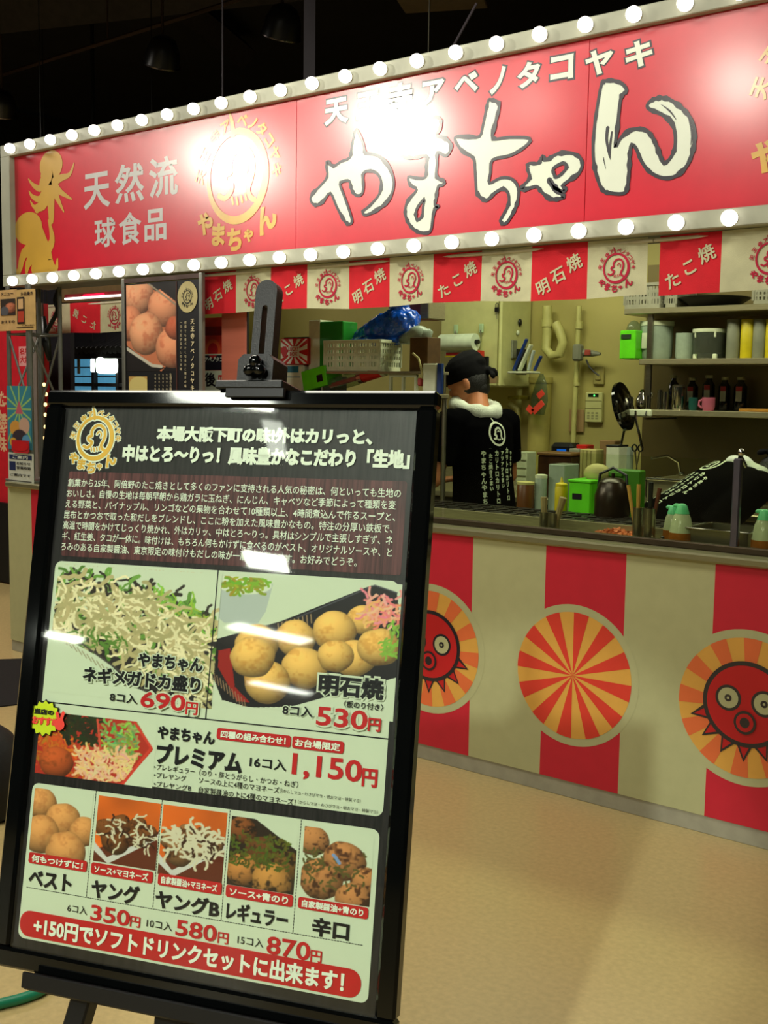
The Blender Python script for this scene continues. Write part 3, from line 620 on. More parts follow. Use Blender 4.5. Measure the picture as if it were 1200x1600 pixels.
tx('530', 496, 1103, 575, 30, PREDI, .022, 8, W8); tx('円', 576, 1121, 595, 21, PREDI, .03, 8)
tx('やまちゃん', 246, 1133, 335, 22, PBLK, .045); tx('プレミアム', 245, 1160, 378, 33, PBLK, .05); tx('16コ入', 390, 1181, 447, 18, PBLK, .025)
tx('1,150', 457, 1176, 565, 40, PREDI, .022); tx('円', 566, 1200, 589, 29, PREDI, .035)
def tag_(x0, y0, x1, y1, s_, m=.1):
    a = panel(PREDI, x0, y0, x1, y1, 5, .0035, 'red_tag'); w_, h_ = a[2]-a[0], a[3]-a[1]; p.fit(PRWHITE, s_, a[0]+w_*m*.6, a[1]+h_*.17, a[2]-w_*m*.6, a[3]-h_*.17, .035, 7)
tag_(339, 1137, 453, 1168, '四種の組み合わせ！'); tag_(457, 1150, 536, 1178, 'お台場限定')
tx('•プレレギュラー（のり・祭とうがらし・かつお・ねぎ）', 240, 1193, 465, 10, bold=.006); tx('•プレヤング', 240, 1206, 290, 9, bold=.006); tx('ソースの上に4種のマヨネーズ！', 310, 1214, 439, 10, bold=.006)
tx('（からしマヨ・わさびマヨ・明太マヨ・特製マヨ）', 440, 1233, 563, 6, bold=0); tx('•プレヤングB', 240, 1220, 298, 9, bold=.006); tx('自家製醤油の上に4種のマヨネーズ！', 310, 1229, 461, 10, bold=.006); tx('（からしマヨ・わさびマヨ・明太マヨ・特製マヨ）', 465, 1250, 590, 6, bold=0)
for s_, xl, yt, xr, h in (('ベスト',45,1357,111,27), ('ヤング',143,1373,217,30), ('ヤングB',243,1390,342,29), ('レギュラー',354,1408,449,29), ('辛口',488,1432,545,30)): tx(s_, xl, yt, xr, h, bold=.04)
for s_, xl, yt, xr, h in (('6コ入',105,1412,135,13), ('10コ入',229,1435,268,14), ('15コ入',371,1461,411,14)): tx(s_, xl, yt, xr, h, bold=.006)
for s_, xl, yt, xr, h in (('350',142,1413,202,25), ('円',203,1431,218,17), ('580',275,1436,338,26), ('円',340,1456,356,18), ('870',417,1462,484,29), ('円',485,1484,502,19)): tx(s_, xl, yt, xr, h, PREDI, .02)
a = B(31, 1427); b = B(562, 1558); vt_, vb_ = (a[1]+B(555, 1509)[1])/2, (B(35, 1467)[1]+b[1])/2; p.rect(PREDI, a[0], vb_, b[0], vt_, 3, (vt_-vb_)*.46, 'red_banner')
u_ = B(52, 1450)[0]; p.fit(PRWHITE, '+150円でソフトドリンクセットに出来ます！', u_, vb_+(vt_-vb_)*.13, B(538, 1530)[0], vt_-(vt_-vb_)*.13, .04, 6)
# star burst sticker with a little red hand
c0 = B(70, 1122); rr = (B(95, 1122)[0]-B(45, 1122)[0])/2; pts = [(c0[0]+rr*(1 if i % 2 else .82)*math.cos(2*PI*i/28), c0[1]+rr*.95*(1 if i % 2 else .82)*math.sin(2*PI*i/28)) for i in range(28)]
LG_ = M('sticker_lime', (206, 222, 40), .4); PK = M('sticker_pink', (240, 70, 60), .4)
p.poly(PBLK, [(c0[0]+(x-c0[0])*1.07, c0[1]+(y-c0[1])*1.07) for x, y in pts], 8, 'sticker'); p.poly(LG_, pts, 9, 'sticker')
tx('当店の', 56, 1106, 86, 9, PBLK, .05, 12); tx('おすすめ', 53, 1118, 92, 13, PK, .06, 12)
for dx, dy, L in ((-.004, .006, .01), (.003, .007, .011)): p.stroke(PK, [(B(95, 1132)[0], B(95, 1132)[1]), (B(95, 1132)[0]+dx*1.5, B(95, 1132)[1]+L*1.6)], .0055, 12, name='sticker_hand')
p.disc(PK, B(95, 1132)[0], B(95, 1132)[1], .0085, 12, name='sticker_hand')
for o in p.build(sheet, .004): pass
# ---- printed food photographs
def pic(cv, x0, y0, x1, y1, lv, mask=None):
    a = BRc(x0, y0, x1, y1); picture('food_photograph', cv.a, a[0], a[1], a[2], a[3], sheet, .004-lv*LV, mask=mask)
PW = (205, 216, 190)
def rot_(pts): return pts
cv = Canvas(250, 214, PW)                            # noodles of mayonnaise over leeks and dark sauce
cv.poly([(0, 105), (250, 75), (250, 214), (205, 214), (130, 190), (85, 150), (0, 118)], (40, 34, 34))
for _ in range(28): cv.ball(rng.random()*235+5, 0, 1)
hill = lambda x: 12+max(0, x-105)*.40
for i in range(420):
    x = rng.random()*246; lo = hill(x); hi = 100+x*.42; y = lo+rng.random()*(hi-lo)
    g = rng.random(); col = (60+70*g, 100+80*g, 30+50*g) if rng.random() < .6 else (45, 38, 32); cv.squig(x, y, 12+14*rng.random(), 3+3.5*rng.random(), col, 4)
for i in range(55): x = 150+rng.random()*95; cv.squig(x, hill(x)+rng.random()*40, 22, 2.5, (110+50*rng.random(), 160+40*rng.random(), 60), 5)
for i in range(210):
    x = rng.random()*235; y = hill(x)+10+rng.random()*(95+x*.18); k = rng.random()
    cv.squig(x, y+2, 26+26*rng.random(), 4+3*rng.random(), (168+30*k, 160+20*k, 112+20*k), 6, 1.2+rng.random()*.9 if rng.random() < .5 else .3); cv.squig(x-1, y-1, 30, 3.6, (224+20*k, 216+15*k, 172+15*k), 6, .6+rng.random()*1.2)
for i in range(26): x = rng.random()*110; cv.squig(x, 110+rng.random()*25, 18, 3, (90, 130, 50), 4)
cv.poly([(0, 112), (85, 152), (130, 192), (205, 214), (0, 214)], PW); cv.line([(0, 112), (50, 130), (95, 158), (150, 195), (205, 213)], 3, (70, 66, 60))
for i in range(14): cv.line([(10+i*8, 118+i*4.6), (18+i*8, 128+i*4.8)], 1.5, (150, 140, 110))
pic(cv, 90, 881, 329, 1108, 2)
cv = Canvas(270, 222, PW)                            # balls on a dark tray with a soup cup
cv.poly([(0, 12), (80, 12), (72, 60), (60, 84), (10, 84), (0, 76)], (178, 188, 182)); cv.ell(34, 16, 44, 17, (214, 222, 200))
for i in range(60): cv.squig(4+rng.random()*64, 6+rng.random()*20, 14, 4, (110+60*rng.random(), 130+50*rng.random(), 40), 4)
cv.poly([(0, 0), (270, 0), (270, 4), (0, 4)], PW)
cv.poly([(0, 112), (96, 74), (226, 4), (262, 14), (270, 60), (270, 150), (120, 214), (60, 222), (16, 214), (-4, 170)], (24, 20, 24))
cv.poly([(0, 112), (96, 74), (120, 66), (126, 90), (20, 128)], (30, 26, 28)); cv.poly([(4, 132), (22, 126), (34, 190), (60, 214), (40, 214), (6, 160)], (150, 26, 20))
for i in range(9): cv.line([(92+i*6, 78-i*2.4), (94+i*6, 92-i*2.4)], 1.5, (170, 140, 100))
for i in range(11): cv.line([(0+i*5, 170+i*4), (4+i*5, 186+i*4)], 1.5, (150, 120, 90))
cv.line([(120, 66), (230, 4), (262, 14)], 2, (70, 70, 80))
for b_ in ((216, 66, 25), (120, 104, 31), (176, 88, 33), (62, 118, 33), (208, 130, 30), (241, 108, 31), (136, 152, 35), (82, 180, 36), (180, 128, 27), (58, 142, 35)): cv.ball(b_[0], b_[1]-4, b_[2], (248, 196, 104), nz=.2, dark=(196, 124, 44))
for i in range(70): cv.squig(220+rng.random()*46, 24+rng.random()*42, 18, 3.6, (236, 120+70*rng.random(), 100+60*rng.random()), 4)
for i in range(30): cv.squig(250+rng.random()*18, 70+rng.random()*46, 14, 3, (130, 160+30*rng.random(), 60), 4)
pic(cv, 346, 896, 613, 1128, 2)
cv = Canvas(170, 100, (178, 48, 34))                 # four toppings in a red box
for i in range(90): cv.squig(rng.random()*70, 30+rng.random()*65, 26, 3, (170+60*rng.random(), 60+60*rng.random(), 30), 5)
cv.ball(30, 78, 26, (200, 90, 40)); 
for i in range(80): cv.squig(35+rng.random()*50, 2+rng.random()*34, 14, 4, (30+20*rng.random(), 34+20*rng.random(), 22), 4)
for i in range(120): cv.squig(96+rng.random()*48, 8+rng.random()*48, 10, 3.4, (90+90*rng.random(), 130+80*rng.random(), 50+60*rng.random()), 3)
for i in range(160): cv.squig(62+rng.random()*78, 52+rng.random()*44, 14, 3, (220+20*rng.random(), 160+50*rng.random(), 120+40*rng.random()), 4)
cv.poly([(140, 0), (170, 0), (170, 100), (128, 100), (166, 40)], PW); cv.line([(136, 0), (163, 38), (128, 98)], 4, (210, 60, 44)); cv.line([(84, 4), (92, 50)], 3, (210, 80, 60))
pic(cv, 62, 1111, 236, 1232, 2)
def small(kind):
    c = Canvas(100, 108, PW)
    if kind == 0:
        for b_ in ((14, 24, 26), (52, 48, 30), (88, 60, 24), (18, 74, 32), (62, 96, 34)): c.ball(*b_, (224, 158, 92), nz=.2, dark=(180, 110, 60))
    elif kind in (1, 2):
        c.a[:] = (206, 96, 30); c.tex(.2, 40); c.poly([(0, 88), (100, 44), (100, 108), (0, 108)], (96, 40, 22)); c.poly([(0, 76), (22, 98), (100, 48), (100, 56), (24, 108), (0, 90)], (206, 206, 200))
        for b_ in ((14, 52, 16), (40, 42, 17), (66, 40, 15), (84, 50, 14), (32, 68, 24), (66, 60, 16)): c.ball(*b_, (128, 76, 36) if kind == 1 else (150, 104, 64), nz=.4, dark=(60, 30, 14))
        for i in range(26 if kind == 1 else 60): c.squig(12+rng.random()*76, 30+rng.random()*46, 22, 2.6 if kind == 1 else 4, (212, 206, 178), 5)
        for i in range(10): c.squig(20+rng.random()*66, 36+rng.random()*36, 12, 3, (60, 32, 18), 4)
    elif kind == 3:
        c.poly([(36, 0), (100, 40), (100, 108), (0, 108), (0, 0)], (46, 34, 24))
        for b_, cl in (((18, 20, 22), (140, 80, 40)), ((50, 50, 26), (110, 66, 34)), ((88, 66, 24), (120, 84, 40)), ((22, 80, 26), (206, 136, 70)), ((66, 92, 30), (200, 140, 70))): c.ball(*b_, cl, nz=.45, dark=(44, 30, 16))
        for i in range(170): c.squig(rng.random()*90, 24+rng.random()*50, 5, 3, (70+30*rng.random(), 78+24*rng.random(), 30), 2)
    else:
        for b_ in ((14, 20, 24), (60, 44, 30), (92, 70, 22), (28, 76, 32), (76, 100, 26)): c.ball(*b_, (196, 132, 78), nz=.5, dark=(84, 48, 26))
        for i in range(60): c.squig(rng.random()*90, 30+rng.random()*60, 6, 3, (90, 84, 40), 2)
        c.squig(44, 38, 14, 5, (120, 150, 200), 3)
    return c
for k, q in enumerate(((53,1231,135,1348), (153,1243,241,1361), (254,1257,345,1382), (361,1275,457,1399), (475,1291,576,1418))): pic(small(k), *q, 2)
for q, s_ in (((45,1331,134,1363), '何もつけずに！'), ((142.5,1347,237,1381), 'ソース+マヨネーズ'), ((247,1364,345,1399), '自家製醤油+マヨネーズ'), ((353,1382,456,1418), 'ソース+青のり'), ((466,1401,574,1437), '自家製醤油+青のり')):
    p = Print(); tag_(*q, s_); p.build(sheet, .004)
part('acrylic_cover', MB().box((0, -.0035, 0), (BW-.002, .0015, BH-.002)), clear_mat('acrylic', (251, 253, 250), 1, .03, 1.6), fb)
# ------------------------------------------------------------ easel
def BL_(u, v, w=0): return MB4@Vector((u, w, v))
ea = thing('display_easel', 'black easel with slotted mast and clamp holding the menu board', 'easel')
TX = M('easel_black_coat', (11, 13, 12), .42, var=.15, scale=60, bump=.1, bscale=400); TXD = M('easel_black', (9, 9, 10), .45)
rot3 = MB4.to_3x3()
class BB(MB):
    def bx(s, c, sz, bev=.003, r=None): return s.box(MB4@Vector(c), sz, rot3@(r or Matrix.Identity(3)), bev)
zt_ = hh+ft
def Bw(x, y, w):
    d = ray(x, y); t = ((BC+uy*w)-CAM).dot(uy)/d.dot(uy); q = CAM+d*t-BC; return (q.dot(ux), q.dot(uz))
um = (Bw(391, 560, .02)[0]+Bw(424, 560, .02)[0])/2
def yat(x, y): return B(x, y)[1]
# the mast, a round-topped bar with a long slot, stands just behind the board
w2 = (Bw(424, 560, .02)[0]-Bw(391, 560, .02)[0])/2; vt = Bw(415, 437, .02)[1]
vb = -hh-.20
outer = [(um+w2*math.cos(R(a_)), vt-w2+w2*math.sin(R(a_))) for a_ in range(0, 181, 15)]+[(um-w2, vb), (um+w2, vb)]
sl = .0045; s1 = Bw(414, 481, .02)[1]; s0 = zt_+.0
slot = [(um+sl, s0), (um+sl, s1)]+[(um+sl*math.cos(R(a_)), s1+sl*math.sin(R(a_))) for a_ in (45, 90, 135)]+[(um-sl, s1), (um-sl, s0)]
def slab(poly, holes, y0, y1):
    mb = MB(); loops = [[Vector((a_, b_, 0)) for a_, b_ in l] for l in [poly]+holes]; flat = [v for l in loops for v in l]; tri = geometry.tessellate_polygon(loops); n = len(flat)
    mb.add([MB4@Vector((v.x, y0, v.y)) for v in flat]+[MB4@Vector((v.x, y1, v.y)) for v in flat], [tuple(t_) for t_ in tri]+[tuple(i+n for i in t_[::-1]) for t_ in tri])
    k = 0
    for l in loops:
        m_ = len(l); mb.f += [(k+i, k+(i+1) % m_, n+k+(i+1) % m_, n+k+i) for i in range(m_)]; k += m_
    return mb
part('mast', slab(outer, [slot], .02, .042), TX, ea)
cw = (Bw(425, 590, -.006)[0]-Bw(370, 590, -.006)[0])/2; cu = (Bw(425, 590, -.006)[0]+Bw(370, 590, -.006)[0])/2; ct = Bw(395, 553, -.006)[1]
cl_out = [(cu-cw, zt_+.008), (cu+cw, zt_+.008), (cu+cw, ct-.008), (cu+cw-.008, ct), (cu-cw+.008, ct), (cu-cw, ct-.008)]
part('clamp_block', slab(cl_out, [], -.006, .046), TX, ea)
kn = BB(); kc = Vector((Bw(397, 573, -.02)[0], -.018, Bw(397, 573, -.02)[1]))
for a_ in range(3): 
    r_ = Matrix.Rotation(R(a_*120+150), 3, 'Y'); kn.ell(MB4@(kc+r_@Vector((.008, 0, 0))), (.0105, .009, .009), 14, 10, rot3@r_)
kn.tube([MB4@kc, MB4@(kc+Vector((0, .012, 0)))], .006, 12); part('clamp_knob', kn, BLACKG, ea, 'all', label='three lobed glossy black knob')
ta, tb = Bw(335, 605, -.023)[0], Bw(441, 605, -.023)[0]; tz = Bw(345, 600, -.023)[1]
mb = BB(); mb.bx(((ta+tb)/2, .012, (zt_+tz)/2+.003), (tb-ta, .07, max(.012, tz-zt_)), .002); part('clamp_bar', mb, TX, ea)
mb = BB(); mb.bx(((ta+tb)/2+.01, -.018, zt_-.006), ((tb-ta)*.86, .008, .014), .001); part('clamp_lip', mb, TXD, ea)
# tray, legs
tx0 = B(54, 1522)[0]; tzt = -hh-fr_; tr_h = .018
mb = BB(); mb.bx((tx0*-0+0, .012, tzt-tr_h/2-.001), (-2*tx0, .075, tr_h), .002); part('tray', mb, TXD, ea)
mb = BB(); mb.bx((0, -.028, tzt-.004), (-2*tx0, .006, .022), .001); part('tray_lip', mb, TXD, ea)
u0_, u1_ = B(231, 1575)[0], B(598, 1590)[0]; mb = BB(); mb.bx(((u0_+u1_)/2, .03, tzt-tr_h-.11), (u1_-u0_, .02, .22), .002); part('lower_panel', mb, TXD, ea)
def leg(uA, xg, Yg, wdt, name='leg', wA=.03):
    a_ = BL_(uA, tzt-tr_h, wA); g = Vector((xg, Yg, .012)); d_ = g-a_; r_ = d_.to_track_quat('Z', 'X').to_matrix(); mb = MB()
    ax = (ux-d_.normalized()*ux.dot(d_.normalized())).normalized(); ay = d_.normalized().cross(ax); M3 = Matrix((ax, ay, d_.normalized())).transposed()
    mb.box((a_+g)/2, (wdt, .03, d_.length), M3, .003); part(name, mb, TXD, ea); mb = MB(); mb.box(g, (wdt+.008, .045, .024), M3, .003); part('foot', mb, BLACKM, ea)
uL = B(120, 1548)[0]; 
down = lambda uA, dx, dy: (BL_(uA, tzt-tr_h, .03).x+dx, BL_(uA, tzt-tr_h, .03).y+dy)
g = down(uL, -.06, -.16); leg(uL, g[0], g[1], .033)
g = down(-uL, .02, -.12); leg(-uL, g[0], g[1], .033)
g = down(um, -.02, -.14); leg(um-.01, g[0], g[1], .045, 'centre_leg')
a_ = BL_(um, .1, .042); g = a_+uy*.55; g.z = .012; mb = MB(); mb.tube([a_, g], .013, 8); part('rear_strut', mb, TXD, ea)
# ------------------------------------------------------------ KITCHEN: placement helpers (photo direction + real depth plane -> metres)
def dist(x, y, Y): return (P(x, y, Y)-CAM).dot(CF)
def Wd_(px, x, y, Y): return px/F*dist(x, y, Y)
def geo(x0, y0, x1, y1, Y, z=None):
    xm, ym = (x0+x1)/2, (y0+y1)/2; a, b = P(x0, ym, Y), P(x1, ym, Y); zt = P(xm, y0, Y).z; zb = P(xm, y1, Y).z if z is None else z
    return Vector(((a.x+b.x)/2, Y, zb)), b.x-a.x, zt-zb
def boxy(name, label, cat, x0, y0, x1, y1, Y, d, mat, z=None, bev=.004, group=None, pn='body', rz=0):
    c, w_, h_ = geo(x0, y0, x1, y1, Y, z); t = thing(name, label, cat, (c.x, Y+d/2, c.z), rz, group)
    if pn: part(pn, MB().box((0, 0, h_/2), (w_, d, h_), bev=bev), mat, t)
    return t, w_, h_
def round_(name, label, cat, xc, y0, y1, wpx, Y, z=None, group=None):
    b = P(xc, y1, Y); zt = P(xc, y0, Y).z; zb = b.z if z is None else z
    return thing(name, label, cat, (P(xc, (y0+y1)/2, Y).x, Y, zb), 0, group), Wd_(wpx, xc, y1, Y)/2, zt-zb
def L(t, nm, prof, mat, c=(0, 0, 0), seg=24, **k): return part(nm, MB().lathe(prof, c, seg, **k), mat, t, True)
def lab_print(t, mat, x0, z0, x1, z1, off, texts=(), ink=None, name='label_print', rad=0):
    p = Print(); p.rect(mat, x0, z0, x1, z1, 1, rad, name)
    for s_, a, b, c, d in texts: p.fit(ink or PBLK, s_, x0+(x1-x0)*a, z0+(z1-z0)*b, x0+(x1-x0)*c, z0+(z1-z0)*d, .02, 3)
    p.build(t, off)
OLIVE = M('steel_wall_panel', (112, 100, 58), .4, .45, var=.05, scale=4); SHELF = M('shelf_steel', (170, 162, 128), .3, .6, var=.08, stretch=(1, 20, 20))
IVORY = M('ivory_enamel', (196, 196, 130), .45, var=.03); IVORY2 = M('ivory_pipe', (190, 186, 112), .5, var=.05); WHT = M('white_plastic', (205, 212, 180), .45)
CLEARP = clear_mat('clear_plastic', (205, 215, 190), .8, .08, 1.4, .12, (170, 180, 160)); FROST = clear_mat('frosted_plastic', (190, 200, 180), .6, .2, 1.4, .75, (170, 185, 165))
DK = M('dark_iron', (18, 16, 14), .4, .3, var=.3); CARD = M('cardboard', (84, 58, 20), .8, var=.1); BLUEBAG = M('blue_bag_film', (16, 84, 200), .22, var=.25, scale=12, bump=.8, bscale=40, coat=.6)
TEAL = M('mint_cap', (96, 200, 140), .4); SAUCE = M('amber_sauce', (150, 84, 20), .25, var=.1); WOODL = M('light_wood', (190, 140, 60), .6, var=.15, stretch=(20, 20, 1))
YELP = M('yellow_plastic', (196, 178, 20), .4); PINKP = M('pink_plastic', (176, 90, 110), .4); REDP = M('red_plastic', (196, 36, 26), .35); BROWN = M('brown_lacquer', (58, 34, 18), .35, var=.2)
YW = 2.1
# steel panel behind the shelves and the three shelves
x0, x1 = P(1006, 600, YW-.01).x, .9
struct('wall_panel', MB().box(((x0+x1)/2, YW-.006, 1.35), (x1-x0, .01, 1.5)), OLIVE)
YS = 1.74; shz = {}
sh = thing('wall_shelves', 'three tier stainless wall shelf unit at the right of the kitchen', 'shelf', (P(1003, 600, YS).x, YS, 0))
for nm, y, xs_ in (('a', 481, 975), ('b', 563, 998), ('c', 645, 1008)):
    z = P(1100, y-3, YS).z; shz[nm] = z; xa_ = P(xs_, y, YS).x-sh.location.x
    part('shelf_board', MB().box(((xa_+1.9)/2, .175, z-.014), (1.9-xa_, .35, .028), bev=.003), SHELF, sh)
for xx in (.02, 1.2): part('upright', MB().box((xx, .03, (shz['a']+shz['c'])/2-.01), (.028, .02, shz['a']-shz['c']-.03), bev=.003), STEEL, sh)
for xx in (.02, .8, 1.6): part('bracket', MB().prism([(xx, 0), (xx+.012, 0), (xx+.012, .01), (xx, .01)], 0, .35), STEEL, sh).location = (0, 0, shz['c']-.05)
def basket(label, x0, y0, x1, y1, Y, d, mat, z=None, rows=4, cols=14, solid=None, rz=0):
    c, w_, h_ = geo(x0, y0, x1, y1, Y, z); t = thing('plastic_basket', label, 'basket', (c.x, Y+d/2, c.z), rz)
    m1 = MB(); 
    m1.box((0, 0, .004), (w_*.94, d*.94, .008)); 
    for s_ in (-1, 1):
        m1.box((0, s_*d/2*.98, h_-.008), (w_, .008, .016), bev=.002); m1.box((s_*w_/2*.99, 0, h_-.008), (.008, d, .016), bev=.002)
        m1.box((0, s_*d*.475, .012), (w_*.95, .006, .02)); m1.box((s_*w_*.475, 0, .012), (.006, d*.95, .02))
    part('rim_and_base', m1, mat, t)
    m2 = MB(); hz = h_-.03
    for s_ in (-1, 1):
        for i in range(cols+1): x_ = -w_*.475+w_*.95*i/cols; wd = w_/cols*(.5 if i % 4 else 1.1); m2.box((x_, s_*d*.478, .02+hz/2), (wd, .003, hz))
        for j in range(1, rows): m2.box((0, s_*d*.478, .02+hz*j/rows), (w_*.95, .0032, hz/rows*.45))
        nc = max(3, int(cols*d/w_))
        for i in range(nc+1): m2.box((s_*w_*.478, -d*.475+d*.95*i/nc, .02+hz/2), (.003, d/nc*.5, hz))
        for j in range(1, rows): m2.box((s_*w_*.478, 0, .02+hz*j/rows), (.0032, d*.95, hz/rows*.45))
    part('lattice_wall', m2, mat, t, kind='stuff'); return t, w_, h_
# --- top shelf
basket('grey slotted basket at the left end of the top wall shelf', 975, 442, 1032, 478, YS+.02, .28, M('basket_grey', (140, 138, 118), .5), shz['a'], 3, 11)
basket('narrow grey slotted basket left of the black pan on the top shelf', 1040, 440, 1056, 477, YS+.04, .24, MATS['basket_grey'], shz['a'], 3, 4)
basket('grey slotted basket at the right end of the top wall shelf', 1176, 442, 1260, 478, YS+.05, .24, MATS['basket_grey'], shz['a'], 3, 12)
t, r, h = round_('round_pan', 'wide black round pan lying on the top wall shelf', 'pan', 1116, 456, 476, 112, YS+.14, shz['a'])
L(t, 'bowl', [(.02, .0), (r*.6, .0), (r*.98, h*.55), (r, h*.6), (r*.97, h*.64), (r*.5, h*.35), (.01, h*.3)], M('pan_black', (14, 14, 13), .3, .3), seg=36); L(t, 'knob', [(.012, h*.3), (.03, h*.5), (.02, h*.72), (.003, h*.75)], BLACKM)
# --- middle shelf
def tub(label, x0, y0, x1, y1, Y, z, mat, lidm, fill=None, fm=None, name='food_tub', group=None):
    c, w_, h_ = geo(x0, y0, x1, y1, Y, z); t = thing(name, label, 'container', (c.x, Y, z), 0, group); r = w_/2*.82
    L(t, 'body', [(r*.9, 0), (r, h_*.1), (r*1.03, h_*.86), (r*.98, h_*.86)], mat, seg=32)
    if fill: L(t, 'contents', [(r*.86, .004), (r*.95, h_*.08), (r*.96, h_*fill), (.001, h_*fill)], fm, seg=32)
    if lidm: L(t, 'lid', [(r*1.06, h_*.87), (r*1.08, h_*.9), (r*1.06, h_*.99), (r*.5, h_), (.001, h_)], lidm, seg=32)
    return t, r, h_
zb = shz['b']
t, w_, h_ = boxy('lime_caddy', 'small lime green box with clear bag on the left of the middle shelf', 'box', 968, 516, 993, 560, YS-.02, .13, LIME, zb)
part('open_front', MB().box((-w_*.1, -.067, h_*.78), (w_*.6, .004, h_*.16)), M('dark_slot', (20, 40, 8), .6), t); part('clear_bag', MB().ell((0, 0, h_*1.05), (w_*.4, .045, .045), 10, 6), CLEARP, t, True)
t, r, h_ = tub('round clear tub with white lid, leftmost tub on the middle shelf', 998, 502, 1054, 559, YS+.12, zb, FROST, WHT, .24, WHT); lab_print(t, WHT, -r*.5, h_*.28, r*.2, h_*.68, -r*1.05)
tub('tall translucent cup filled white on the middle shelf', 1054, 514, 1086, 559, YS+.12, zb, FROST, None, .72, WHT, 'plastic_cup')
t, r, h_ = tub('wide clear canister with white clip lid on the middle shelf', 1080, 514, 1137, 559, YS+.13, zb, CLEARP, WHT)
for s_ in (-.6, .7): part('clip', MB().box((s_*r, -r*.78, h_*.8), (.008, .01, h_*.2), bev=.002), WHT, t); part('foot', MB().box((s_*r, -r*.7, .012), (.02, .02, .024), bev=.003), WHT, t)
part('base_ring', MB().lathe([(r*.7, .002), (r*.86, .002), (r*.86, .03), (r*.7, .03)], seg=30), BLACKM, t, True)
for i, (x, m_, nm) in enumerate(((1146, GREYPL, 'grey'), (1168, YELP, 'yellow'), (1187, GREYPL, 'grey'), (1207, YELP, 'yellow'))):
    t, r, h_ = round_('storage_cylinder', ['grey upright cylinder beside the wide canister on the middle shelf', 'yellow upright cylinder between two grey ones on the middle shelf', 'second grey upright cylinder, right of the yellow one', 'yellow upright cylinder cut by the right edge of the picture'][i], 'canister', x, 499, 558, 21, YS+.1, zb, 'cylinders on the middle shelf')
    L(t, 'body', [(r*.97, 0), (r, .005), (r, h_*.92), (r*.9, h_*.95)], m_); L(t, 'cap', [(r*1.02, h_*.93), (r*1.02, h_*.99), (r*.9, h_)], m_)
# --- lower shelf
zc = shz['c']
t, r, h_ = round_('steel_kettle', 'small shiny steel kettle on the left of the lower shelf', 'kettle', 1003, 608, 642, 22, YS+.1, zc)
L(t, 'body', [(r*.8, 0), (r, h_*.15), (r*.9, h_*.5), (r*.5, h_*.75), (r*.45, h_*.85)], CHROME); L(t, 'lid', [(r*.5, h_*.85), (r*.3, h_*.95), (r*.12, h_)], CHROME); part('spout', MB().tube([(r*.6, 0, h_*.3), (r*1.3, 0, h_*.6), (r*1.6, 0, h_*.85)], [.012, .009, .006]), CHROME, t, True)
for i, (x, y0, w1, lb) in enumerate(((985, 620, 10, 'small steel cup at the very left end of the lower shelf'), (1011, 618, 11, 'small steel cup between the kettle and the slim cups'), (1031, 609, 9, 'slim steel cup standing right of the kettle'), (1039, 612, 8, 'second slim steel cup, left of the tall shaker'))):
    t, r, h_ = round_('steel_cup', lb, 'cup', x, y0, 642, w1, YS+.03+.0*i, zc, 'steel cups on the lower shelf'); L(t, 'body', [(r*.85, 0), (r, h_), (r*.9, h_), (r*.78, .006)], CHROME)
t, r, h_ = round_('steel_shaker', 'tall polished steel shaker on the lower shelf', 'shaker', 1060, 601, 642, 19, YS+.06, zc); L(t, 'body', [(r*.9, 0), (r, .01), (r, h_*.9), (r*.9, h_*.92)], CHROME); L(t, 'lid', [(r*1.02, h_*.9), (r*1.02, h_*.97), (r*.8, h_)], STEEL)
GLB = M('dark_bottle', (12, 11, 10), .15, var=.2, coat=.5)
for i, (x, y0, wz) in enumerate(((1052, 586, 17), (1081, 590, 19), (1107, 586, 19), (1132, 589, 18), (1157, 589, 20))):
    t, r, h_ = round_('sauce_bottle', ['dark sauce bottle, leftmost of the row on the lower shelf', 'dark sauce bottle behind the teal cup', 'dark sauce bottle behind the pink mug', 'dark sauce bottle right of the pink mug', 'dark sauce bottle, rightmost of the row on the lower shelf'][i], 'bottle', x, y0, 642, wz, YS+.22, zc, 'sauce bottles on the lower shelf')
    L(t, 'body', [(r*.9, 0), (r, .01), (r, h_*.72), (r*.5, h_*.84), (r*.45, h_*.93)], GLB); L(t, 'cap', [(r*.6, h_*.91), (r*.6, h_*.99), (r*.5, h_)], M('cap_cream', (150, 150, 110), .5))
    if i: 
        p = Print(); p.rect(M('label_red', (150, 34, 34), .5), -r*.35, h_*.58, r*.6, h_*.72, 1, 0, 'label_print'); p.rect(M('label_pale', (150, 150, 130), .5), -r*.35, h_*.28, r*.6, h_*.58, 1, 0, 'label_print'); p.build(t, -r*1.02)
for x, y0, wz, m_, lb, nm in ((1083, 621, 14, M('teal_plastic', (20, 74, 66), .4), 'dark teal cup in front of the sauce bottles', 'plastic_cup'), (1107, 621, 20, PINKP, 'pink mug with a handle in front of the sauce bottles', 'mug')):
    t, r, h_ = round_(nm, lb, 'cup', x, y0, 642, wz, YS+.06, zc); L(t, 'body', [(r*.8, 0), (r, h_*.3), (r, h_), (r*.9, h_), (r*.75, .01)], m_)
    if nm == 'mug': part('handle', MB().tube([(-r, 0, h_*.8), (-r*1.5, 0, h_*.7), (-r*1.6, 0, h_*.4), (-r, 0, h_*.2)], .006), m_, t, True)
boxy('cutting_board', 'thin yellow wooden board lying on the lower shelf at the right', 'board', 1154, 639, 1215, 645, YS+.03, .24, M('board_wood', (176, 122, 36), .6, var=.1), zc, .002)
